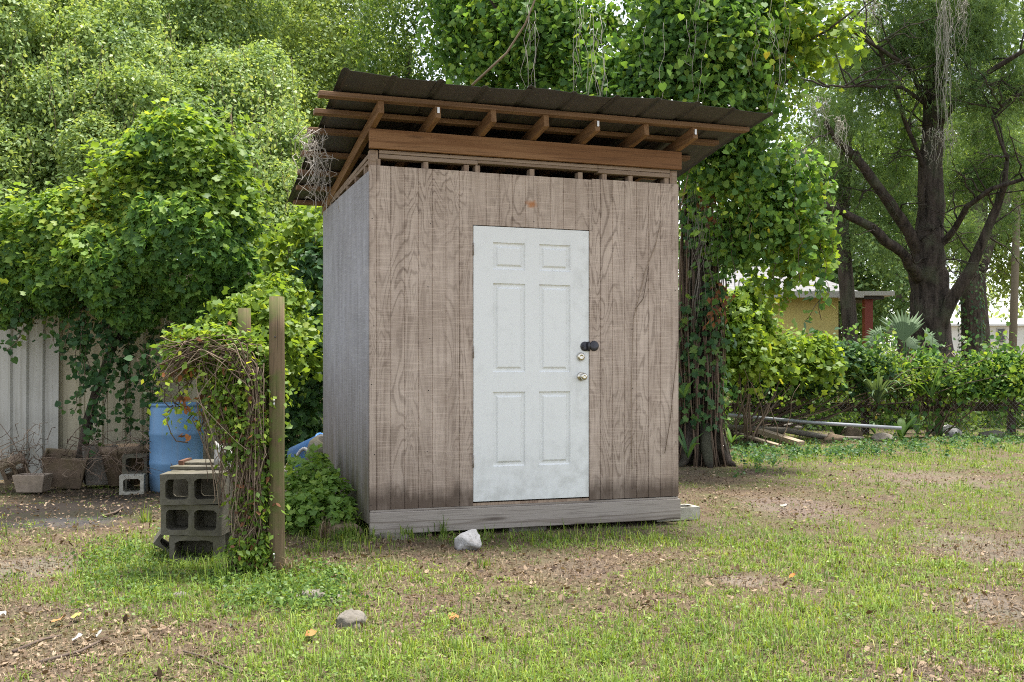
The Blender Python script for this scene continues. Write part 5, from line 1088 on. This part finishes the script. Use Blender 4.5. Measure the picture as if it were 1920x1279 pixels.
# slim trunks and trees behind
for i, (px, Y, r0, top, lab) in enumerate([(1815, 34, 0.36, 9, 'leaning ivy-clad trunk in front of the mobile home'), (1842, 38, 0.26, 9, 'slim dark trunk right of the ivy-clad one'), (1590, 25, 0.20, 8, 'grey lichened trunk beside the yellow house')]):
    o = empty('slim_tree', (0, 0, 0), 0, lab, 'tree', 'slim trees behind the fence'); tr = up_trunk(px, Y, top, r0, r0 * 0.55, 0.03 if i == 0 else -0.01)
    mb = MB(); mb.tube(*tr, 10, rough=0.2)
    if i == 0: mb.tube([tr[0][2], tr[0][3] + np.array([0.25, 0, 0.2]), tr[0][4] + np.array([0.8, 0, 0.6]), tr[0][5] + np.array([1.5, 0, 1.2])], [0.2, 0.18, 0.14, 0.1], 8, rough=0.2)
    mb.build('trunk', M_BARK, o)
    x_ = tr[0][-1]
    crown('crown', [(x_ + np.array([0, 0, 0.5]), np.array([1.8, 1.5, 1.5])), (x_ + np.array([0.9, 0, -0.6]), np.array([1.2, 1, 0.9])), (x_ + np.array([-1.0, 0, -0.3]), np.array([1.2, 1, 1.0]))], 260, 18, 0.22, 0.13, G_OAK, o, 'oval', 110 + i, 0.4, holes=0.2)
    if i == 0:
        z = rng.uniform(0.5, 5.5, 700); a = rng.uniform(0, 6.28, 700); P = np.stack([np.interp(z, tr[0][:, 2], tr[0][:, 0]) + 0.40 * np.cos(a), Y + 0.40 * np.sin(a), z], 1)
        leaves('ivy', P, np.stack([np.cos(a), np.sin(a), 0.4 + 0 * a], 1), 0.13, G_DARKV, o, 'oval', None, 0.8, 120)
for i, (lb, l, n_) in enumerate([
    ('mid-distance green tree behind the cypress trunk left', [lobe(1560, 470, 110, 33), lobe(1650, 520, 90, 33), lobe(1600, 350, 120, 34), lobe(1500, 350, 110, 34), lobe(1690, 400, 100, 34), lobe(1440, 470, 90, 34), lobe(1410, 560, 70, 34), lobe(1490, 560, 80, 36), lobe(1600, 600, 70, 36)], 1300),
    ('mid-distance green tree under the right limb', [lobe(1830, 380, 110, 42), lobe(1920, 470, 100, 42), lobe(1900, 280, 120, 42), lobe(1980, 380, 120, 42), lobe(1760, 400, 60, 42)], 1000),
    ('mid-distance tree behind the top of the cypress', [lobe(1640, 180, 150, 40), lobe(1800, 120, 150, 40), lobe(1930, 60, 150, 40), lobe(1700, -60, 150, 40)], 900)]):
    tree('far_tree', lb, 'tree', l, n_, 20, 0.32, 0.15, [G_CYP, G_PALE2, G_OAK][i], None, up_trunk([1560, 1935, 1690][i], [34, 42.5, 41][i], 7, 0.25, 0.15), M_BARK, 'trees far behind the right fence', seed=130 + i, amp=0.35, thick=0.25, holes=0.12, inner_n=4000)
# far wood: one mass along the back of the plot
g = np.random.default_rng(3); fl = []
for i in range(80):
    px = g.uniform(-500, 2500); Y = g.uniform(62, 85); fl.append(lobe(px, g.uniform(40 if (px < 420 or px > 1500) else 250, 640), g.uniform(60, 120), Y))
for i in range(54): fl.append(lobe(-500 + i * 56, g.uniform(560, 660), 80, g.uniform(60, 70)))
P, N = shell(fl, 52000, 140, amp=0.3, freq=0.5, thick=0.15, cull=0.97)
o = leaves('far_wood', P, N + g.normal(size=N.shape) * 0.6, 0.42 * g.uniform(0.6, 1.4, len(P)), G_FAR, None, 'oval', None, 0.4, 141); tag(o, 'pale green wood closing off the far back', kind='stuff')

# --- dry vine heap beside the post
va = empty('dry_vine_arch', (0, 0, 0), 0, 'arching heap of dry vines with green tops left of the tall post', 'vine')
g = np.random.default_rng(17); mb = MB(); VY = 6.12; vx = lambda px: (px - CX) / F * VY; vz = lambda py: H - (py - HY) / F * VY
for i in range(620):
    b = np.array([vx(g.uniform(420, 508)), VY + g.uniform(-0.16, 0.18), 0.0]); s = g.random(); dy = g.uniform(-0.12, 0.16)
    if s < 0.5: P = [b, (vx(g.uniform(440, 500)), VY + dy, g.uniform(0.3, 0.5)), (vx(g.uniform(455, 500)), VY + dy, g.uniform(0.7, 0.95)), (vx(g.uniform(470, 495)), VY + dy, vz(g.uniform(680, 740)))]
    elif s < 0.85: P = [(vx(g.uniform(470, 500)), VY + dy, g.uniform(0.4, 0.8)), (vx(g.uniform(475, 500)), VY + dy, vz(g.uniform(700, 740))), (vx(g.uniform(430, 480)), VY + dy, vz(g.uniform(640, 690))), (vx(g.uniform(360, 410)), VY + dy, vz(g.uniform(636, 670))), (vx(g.uniform(310, 350)), VY + dy, vz(g.uniform(650, 720)))]
    else: P = [(vx(g.uniform(360, 480)), VY + dy, vz(g.uniform(650, 690))), (vx(g.uniform(370, 470)), VY + dy, vz(g.uniform(720, 800))), (vx(g.uniform(400, 490)), VY + dy, vz(g.uniform(800, 960)))]
    P = np.array(P, float); f = np.linspace(0, len(P) - 1, 14); i0 = np.minimum(f.astype(int), len(P) - 2); fr = f - i0; fr = fr * fr * (3 - 2 * fr)
    Q = P[i0] + (P[i0 + 1] - P[i0]) * fr[:, None] + np.cumsum(g.normal(size=(14, 3)), 0) * 0.007; mb.tube(Q, g.uniform(0.0012, 0.0034), 4, rnd=g.random())
mb.build('dry_stem', M_DRYV, va)
al = [lobe(400, 640, 40, 6.15, 1.2, 0.8, 0.5), lobe(450, 665, 36, 6.15, 1.1, 0.8, 0.7), lobe(350, 645, 30, 6.15, 1.2, 0.8, 0.6), lobe(490, 700, 28, 6.2, 1, 0.8, 1)]
crown('green_tops', al, 330, 14, 0.045, 0.044, G_BRITE, va, 'oval', 151, 0.4, 0.1, up=1.0, flat=1.0, amp=0.3, freq=6)
wl = [lobe(465, 800, 40, 6.1, 0.9, 0.8, 1.6), lobe(430, 740, 36, 6.1, 1, 0.8, 1.3), lobe(480, 920, 36, 6.1, 0.9, 0.8, 1.8), lobe(470, 1030, 36, 6.05, 1, 0.8, 1.0), lobe(480, 720, 34, 6.12)]
crown('green_leaves', wl, 520, 11, 0.05, 0.036, G_BRITE, va, 'oval', 152, 0.3, 0.9, amp=0.3, freq=6, thick=0.3)
crown('dead_leaves', wl + al, 110, 4, 0.05, 0.042, G_DEAD, va, 'litter', 153, 0.3, 0.9, amp=0.4, freq=6)
strands('trailing_leaves', [(330, 650, 325, 760, 6.1), (345, 650, 350, 790, 6.1), (315, 680, 322, 740, 6.1), (372, 680, 378, 800, 6.05), (390, 700, 385, 810, 6.05), (360, 700, 352, 830, 6.15)], G_BRITE, va, 0.042, 55, 'oval', 19, 0.03, tint=(0.0, 1.0))
P = np.concatenate([at(q[0], q[1], 6.05) + g.normal(size=(5, 3)) * 0.012 for q in ((352, 690), (328, 695), (343, 745), (350, 760), (380, 740), (370, 800), (350, 815), (430, 680))]); leaves('dried_leaves', P, g.normal(size=P.shape) + np.array([0, -1, 0]), 0.05, G_DEAD, va, 'litter', None, 1, 20)
# white-grey dry vine caught on the roof purlins
mb = MB(); g = np.random.default_rng(44)
for i in range(34):
    c0 = at(590 + g.normal() * 11, 240 + g.uniform(-8, 60), 7.45); e = c0 + np.array([g.normal() * 0.06, g.normal() * 0.05, -g.uniform(0.10, 0.42)]); w_ = wig(c0, e, 6, 0.13, 7000 + i); f_ = np.linspace(0, 5, 16); mb.tube(np.stack([np.interp(f_, np.arange(6), w_[:, q]) for q in range(3)], 1), g.uniform(0.0013, 0.0028), 4)
for i in range(12): mb.tube(wig(at(592 + g.normal() * 18, 300, 7.45), at(600 + g.normal() * 22, g.uniform(370, 405), 7.5), 9, 0.10, 7100 + i), 0.002, 4)
mb.tube(wig(at(585, 245, 7.4), at(565, 330, 7.45), 9, 0.12, 7200), 0.004, 4)
o = mb.build('dry_vine_tuft', M_PALEV); tag(o, 'bleached tuft of dead vine caught on the left roof purlins', 'vine')
# dry runners climbing the front right siding
def wall_pt(px, py):
    k = (px - CX) / F; tt = (k * 7.348 + 1.0045) / (0.944 - 0.329 * k); Y = 7.348 + 0.329 * tt; return np.array([-1.0045 + 0.944 * tt + 0.329 * 0.012, Y - 0.944 * 0.012, H - (py - HY) / F * Y])
mb = MB()
for pts in ([(1238, 415), (1228, 460), (1208, 510), (1200, 545), (1186, 600), (1183, 700), (1182, 800), (1184, 880)], [(1270, 640), (1262, 720), (1255, 790), (1245, 850)], [(1215, 500), (1205, 560), (1190, 580)]):
    mb.tube(np.array([wall_pt(*q) for q in pts]), 0.0028, 5)
o = mb.build('dry_wall_vine', M_DRYV); tag(o, 'thin dry vine runners stuck to siding right of the door', 'vine')
# ------------------------------------------------------------------ ground cover
g = np.random.default_rng(99)
def in_shed(x, y, m=0.0):
    dx, dy = x + 1.0045, y - 7.348; u = dx * 0.944 + dy * 0.329; v = -dx * 0.329 + dy * 0.944
    return (u > -m) & (u < W + m) & (v > -m) & (v < D + m)
BARE = [(110, 965, 230, 55, 1.0), (100, 1200, 330, 90, 0.85), (1480, 950, 170, 45, 1.0), (1080, 1065, 150, 45, 0.75), (1740, 893, 170, 18, 0.6), (1860, 1025, 150, 45, 0.7), (1330, 890, 80, 34, 0.85), (1870, 1140, 110, 40, 0.75), (1400, 1092, 90, 22, 0.6), (1690, 1270, 150, 26, 0.6), (60, 1060, 160, 35, 0.7), (800, 1040, 140, 25, 0.4), (1270, 1050, 100, 14, 0.4), (960, 1130, 200, 30, 0.35), (640, 1060, 90, 40, 0.4)]
LUSH = [(300, 1050, 170, 50, 0.8), (330, 1130, 150, 40, 0.35), (600, 1130, 110, 40, 0.6), (900, 1230, 420, 50, 0.5), (1520, 1010, 280, 36, 0.5), (1450, 1180, 300, 50, 0.35), (1650, 862, 300, 24, 0.6), (1750, 955, 180, 26, 0.45), (1560, 900, 130, 16, 0.3), (210, 1090, 110, 26, 0.5)]
def cover(x, y):
    py = HY + H * F / y; px = CX + x / y * F
    d = 0.74 + 0.60 * (n2(x, y, 1.1, 21) - 0.5) * 2 * 0.6 + 0.5 * (n2(x, y, 3.1, 22) - 0.5) * 1.4 + 0.45 * (n2(x, y, 9.0, 23) - 0.5) * 1.4
    for bx_, by_, rx_, ry_, k in BARE: d = d - k * np.exp(-(((px - bx_) / rx_) ** 2 + ((py - by_) / ry_) ** 2) * 1.2)
    for bx_, by_, rx_, ry_, k in LUSH: d = d + k * np.exp(-(((px - bx_) / rx_) ** 2 + ((py - by_) / ry_) ** 2) * 1.2)
    return d
def scatter(n, y0, y1, p=1.0, xw=0.66):
    u = g.random(n); Y = y0 * (y1 / y0) ** u if p == 1.0 else (y0 ** (1 - p) + u * (y1 ** (1 - p) - y0 ** (1 - p))) ** (1 / (1 - p)); return g.uniform(-xw, xw, n) * Y, Y
def blades(name, x, y, h, w, m, rnd, bend=0.6, seed=0):
    gg = np.random.default_rng(seed); n = len(x); z = ground_z(x, y) - 0.004; a = gg.uniform(0, 2 * np.pi, n); d = np.stack([np.cos(a), np.sin(a), 0 * a], 1); s = np.stack([-d[:, 1], d[:, 0], 0 * a], 1)
    b = np.stack([x, y, z], 1); ln = gg.uniform(0.15, 1.0, n) * bend; up = np.array([0, 0, 1.0])
    mid = b + up * (h * 0.62 * (1 - 0.3 * ln))[:, None] + d * (h * 0.28 * ln)[:, None]; tip = b + up * (h * (1 - 0.62 * ln))[:, None] + d * (h * 0.85 * ln)[:, None]
    w2 = (w / 2)[:, None]; nr = y < 7.5; fr = ~nr; a_ = int(nr.sum()); c_ = int(fr.sum())
    V = np.stack([b - s * w2, b + s * w2, mid + s * w2 * 0.8, mid - s * w2 * 0.8, tip], 1)[nr].reshape(-1, 3)
    L = (np.array([0, 1, 2, 3, 3, 2, 4])[None] + (np.arange(a_) * 5)[:, None]).ravel(); ST = (np.array([0, 4])[None] + (np.arange(a_) * 7)[:, None]).ravel()
    V2 = np.stack([b - s * w2, b + s * w2, tip], 1)[fr].reshape(-1, 3); L2 = np.arange(c_ * 3) + len(V); ST2 = np.arange(c_) * 3 + len(L)   # far blades: one triangle each
    return link_mesh(name, raw_mesh(name, np.concatenate([V, V2]), np.concatenate([L, L2]), np.concatenate([ST, ST2]), attrs={'rnd': np.concatenate([np.repeat(rnd[nr], 5), np.repeat(rnd[fr], 3)])}), m)
G_GRASS = leaf_mat('grass_blades', [(0.0, (0.065, 0.125, 0.025)), (0.4, (0.155, 0.245, 0.040)), (0.75, (0.27, 0.36, 0.060)), (0.92, (0.35, 0.38, 0.10)), (1.0, (0.46, 0.40, 0.20))], 0.35, 0.6)
G_STRAW = leaf_mat('straw', [(0.0, (0.10, 0.07, 0.045)), (0.5, (0.21, 0.155, 0.098)), (0.9, (0.33, 0.26, 0.17)), (1.0, (0.46, 0.38, 0.27))], 0.2, 0.8)
# tufted grass
x, y = scatter(39000, 3.7, 26); d = cover(x, y); k = (g.random(len(x)) < np.clip(d * 1.15, 0, 1)) & ~in_shed(x, y, 0.02); tx_, ty_, dd = x[k], y[k], np.clip(d[k], 0.1, 1.2)
per = 9; ts = g.uniform(0.45, 1.0, len(tx_)) + 0.9 * (g.random(len(tx_)) < 0.14); x = np.repeat(tx_, per) + g.normal(size=len(tx_) * per) * 0.020 * np.repeat(0.6 + ty_ * 0.12, per); y = np.repeat(ty_, per) + g.normal(size=len(tx_) * per) * 0.020 * np.repeat(0.6 + ty_ * 0.12, per)
dd = np.repeat(dd, per); far = np.clip(y / 5.0, 1, 4.5); h = g.uniform(0.014, 0.062, len(x)) * (0.45 + 0.9 * dd) * (1 + 0.10 * (far - 1)) * np.repeat(ts, per); tv = np.repeat(g.random(len(tx_)), per)
k = ~in_shed(x, y, 0.01); o = blades('grass', x[k], y[k], h[k], (g.uniform(0.0028, 0.0060, len(x)) * far ** 1.15)[k], G_GRASS, np.clip(tv * 0.5 + 0.5 * g.random(len(x)), 0, 1)[k], 1.35, 5); tag(o, 'patchy short green grass of the yard', kind='stuff')
# straw and dead grass
x, y = scatter(95000, 3.7, 22); ash = np.exp(-((CX + x / y * F - 110) / 230) ** 2 - ((HY + H * F / y - 968) / 40) ** 2); k = ~in_shed(x, y, 0.0) & (g.random(len(x)) > ash * 0.95); x, y = x[k], y[k]; far = np.clip(y / 5, 1, 3)
o = blades('dead_grass', x, y, g.uniform(0.02, 0.075, len(x)), g.uniform(0.0018, 0.0038, len(x)) * far ** 0.8, G_STRAW, g.random(len(x)), 1.55, 6); tag(o, 'dry straw-coloured dead grass lying over the soil', kind='stuff')
# leaf litter
x, y = scatter(105000, 3.7, 24); d = cover(x, y); ash = np.exp(-((CX + x / y * F - 115) / 210) ** 2 - ((HY + H * F / y - 968) / 36) ** 2); k = (g.random(len(x)) < np.clip(1.02 - d, 0.05, 1) * (1 - 0.8 * ash)) & ~in_shed(x, y, -0.2); x, y = x[k], y[k]
P = np.stack([x, y, ground_z(x, y) + g.uniform(0.002, 0.018, len(x))], 1); N = np.array([0, 0, 1.0]) + g.normal(size=P.shape) * 0.38
G_LIT = leaf_mat('leaf_litter', [(0.0, (0.055, 0.035, 0.023)), (0.35, (0.125, 0.083, 0.053)), (0.7, (0.22, 0.155, 0.10)), (0.95, (0.35, 0.265, 0.18)), (1.0, (0.50, 0.40, 0.29))], 0.15, 0.75)
o = leaves('leaf_litter', P, N, g.uniform(0.008, 0.030, len(x)) * np.clip(y / 6, 1, 2) ** 0.5, G_LIT, None, 'oval', g.random(len(x)), 0.0, 7); tag(o, 'brown fallen leaves scattered over the ground', kind='stuff')
x, y = scatter(9000, 3.7, 20); d = cover(x, y); k = (g.random(len(x)) < np.clip(1.05 - d * 0.95, 0.10, 1)) & ~in_shed(x, y, -0.1); x, y = x[k], y[k]
P = np.stack([x, y, ground_z(x, y) + g.uniform(0.004, 0.020, len(x))], 1); o = leaves('curled_leaves', P, np.array([0, 0, 1.0]) + g.normal(size=P.shape) * 0.5, g.uniform(0.022, 0.05, len(x)), G_LIT, None, 'litter', g.random(len(x)), 0.0, 17); tag(o, 'larger curled dead leaves on the ground', kind='stuff')
# longer grass along the shed beam, the post and the boulder
gl = [gpt(g.uniform(690, 1280), g.uniform(992, 1022)) for _ in range(900)] + [gpt(520 + g.normal() * 60, 1095 + g.normal() * 16) for _ in range(700)] + [gpt(640 + g.normal() * 40, 1020 + g.normal() * 14) for _ in range(700)] + [gpt(280 + g.normal() * 90, 1060 + g.normal() * 30) for _ in range(800)] + [gpt(g.uniform(560, 1900), g.uniform(1130, 1290)) for _ in range(1500)] + [gpt(g.uniform(1340, 1900), g.uniform(835, 870)) for _ in range(900)]
gl = np.array(gl); k = ~in_shed(gl[:, 0], gl[:, 1], 0.015) & (n2(gl[:, 0], gl[:, 1], 4.0, 31) > 0.45); gl = gl[k]; n_ = len(gl)
o = blades('long_grass', gl[:, 0], gl[:, 1], g.uniform(0.05, 0.15, n_), g.uniform(0.003, 0.006, n_) * np.clip(gl[:, 1] / 6, 1, 3), G_GRASS, g.random(n_), 1.0, 35); tag(o, 'longer loose grass blades by the beam, post and lawn', kind='stuff')
# broad-leaf weeds
x, y = scatter(3400, 3.8, 18); d = cover(x, y); k = (g.random(len(x)) < np.clip(d - 0.25, 0.0, 0.8)) & ~in_shed(x, y, 0.05); x, y = x[k], y[k]
n = len(x); per = 12; a = g.uniform(0, 2 * np.pi, (n, per)); r_ = g.uniform(0.005, 0.05, (n, per)); P = np.stack([x[:, None] + r_ * np.cos(a), y[:, None] + r_ * np.sin(a), ground_z(x, y)[:, None] + g.uniform(0.008, 0.05, (n, per))], -1).reshape(-1, 3)
N = np.stack([0.5 * np.cos(a), 0.5 * np.sin(a), 0.9 + 0 * a], -1).reshape(-1, 3) + g.normal(size=(n * per, 3)) * 0.25
o = leaves('ground_weeds', P, N, g.uniform(0.010, 0.022, n * per), leaf_mat('clover_leaves', [(0, (0.09, 0.15, 0.03)), (0.6, (0.17, 0.26, 0.04)), (1, (0.28, 0.36, 0.06))], 0.35), None, 'oval', None, 0.0, 8, 1.4); tag(o, 'small broad-leaved weeds among the grass', kind='stuff')
G_WEED = leaf_mat('low_weed_leaves', [(0, (0.06, 0.12, 0.03)), (0.6, (0.13, 0.22, 0.045)), (1, (0.24, 0.33, 0.065))], 0.4)
# denser weeds by the blocks and the post
def weeds_at(spots, n, hmax, size, seed, label, m=None):
    gg = np.random.default_rng(seed); Ps = []
    for px, py, rpx, rpy, k in spots:
        q = np.array([gpt(px + gg.normal() * rpx, max(py + gg.normal() * rpy, 760)) for _ in range(int(n * k))]); Ps.append(q)
    c = np.concatenate(Ps); c[:, 2] = ground_z(c[:, 0], c[:, 1]); c = c[~in_shed(c[:, 0], c[:, 1], 0.02)]; per = 9; P = np.repeat(c, per, 0) + gg.normal(size=(len(c) * per, 3)) * np.array([0.03, 0.03, 0]); P[:, 2] += gg.uniform(0.01, hmax, len(P))
    N = gg.normal(size=P.shape) * 0.6 + np.array([0, -0.1, 0.9]); o = leaves('weed_growth', P, N, size * gg.uniform(0.6, 1.3, len(P)), m or G_WEED, None, 'oval', None, 0.2, seed, 1.3); tag(o, label, kind='stuff')
weeds_at([(240, 1050, 60, 18, 1), (440, 1090, 45, 14, 0.6), (230, 1085, 60, 16, 0.6), (240, 1110, 60, 20, 0.4)], 110, 0.05, 0.022, 1, 'bright low weeds around the block stack')
weeds_at([(590, 1130, 40, 16, 1), (540, 1095, 30, 12, 0.8), (470, 1130, 40, 16, 0.8), (620, 1090, 20, 14, 0.5)], 90, 0.07, 0.024, 2, 'leafy weeds around the foot of the tall post')
weeds_at([(1420, 850, 40, 12, 1), (1560, 845, 60, 8, 1), (1700, 835, 80, 8, 1), (1850, 828, 60, 8, 1.0)], 130, 0.10, 0.05, 3, 'weeds along the foot of the right fence', G_DARKV)
# taller grass tufts
M_TALL = G_GRASS
def tuft(label, px, py, n, h, seed, w=0.006, m=None):
    gg = np.random.default_rng(seed); c = gpt(px, py); x = c[0] + gg.normal(size=n) * 0.03; y = c[1] + gg.normal(size=n) * 0.03
    o = blades('grass_tuft', x, y, gg.uniform(0.5, 1.0, n) * h, gg.uniform(0.6, 1.2, n) * w, m or M_TALL, gg.random(n), 0.8, seed); tag(o, label, 'grass tuft', 'taller grass tufts')
tuft('tall grass tuft in front of the shed beam by the white rock', 832, 1008, 26, 0.24, 1); tuft('dark grass tuft left of the white rock', 765, 1012, 34, 0.17, 2); tuft('grass tuft at the left front corner of the shed', 690, 1005, 40, 0.22, 3)
tuft('drooping dry tuft over the boulder at shed corner', 640, 1000, 90, 0.26, 4, 0.005, G_STRAW); tuft('green tuft growing over the boulder at shed corner', 655, 1015, 70, 0.20, 24); tuft('straggly straw left of the boulder at shed corner', 610, 1020, 80, 0.22, 25, 0.005, G_STRAW); tuft('small bright tuft in the right lawn under the trunk', 1365, 965, 30, 0.08, 5); tuft('tall grass blades at the foot of the dry vines', 410, 1098, 30, 0.26, 6); tuft('pale grass tuft left of the block stack', 275, 985, 26, 0.24, 7, 0.012)
tuft('lone tuft beside the dry soil at the lower right', 1690, 1245, 40, 0.09, 8); tuft('grass tuft below the white rock', 905, 1062, 30, 0.11, 9); tuft('bright tuft by the large brown leaf', 470, 1130, 40, 0.14, 10); tuft('bright tuft beside the fallen boards', 1775, 850, 30, 0.22, 11, 0.012); tuft('grass blades against the blue barrel foot', 305, 915, 26, 0.45, 12, 0.014)
tuft('grass standing under the middle of the beam', 1130, 985, 36, 0.10, 13); tuft('bent straw around the post foot', 545, 1085, 60, 0.22, 14, 0.004, G_STRAW); tuft('fresh tuft at the bottom centre of the lawn', 850, 1215, 50, 0.12, 15)
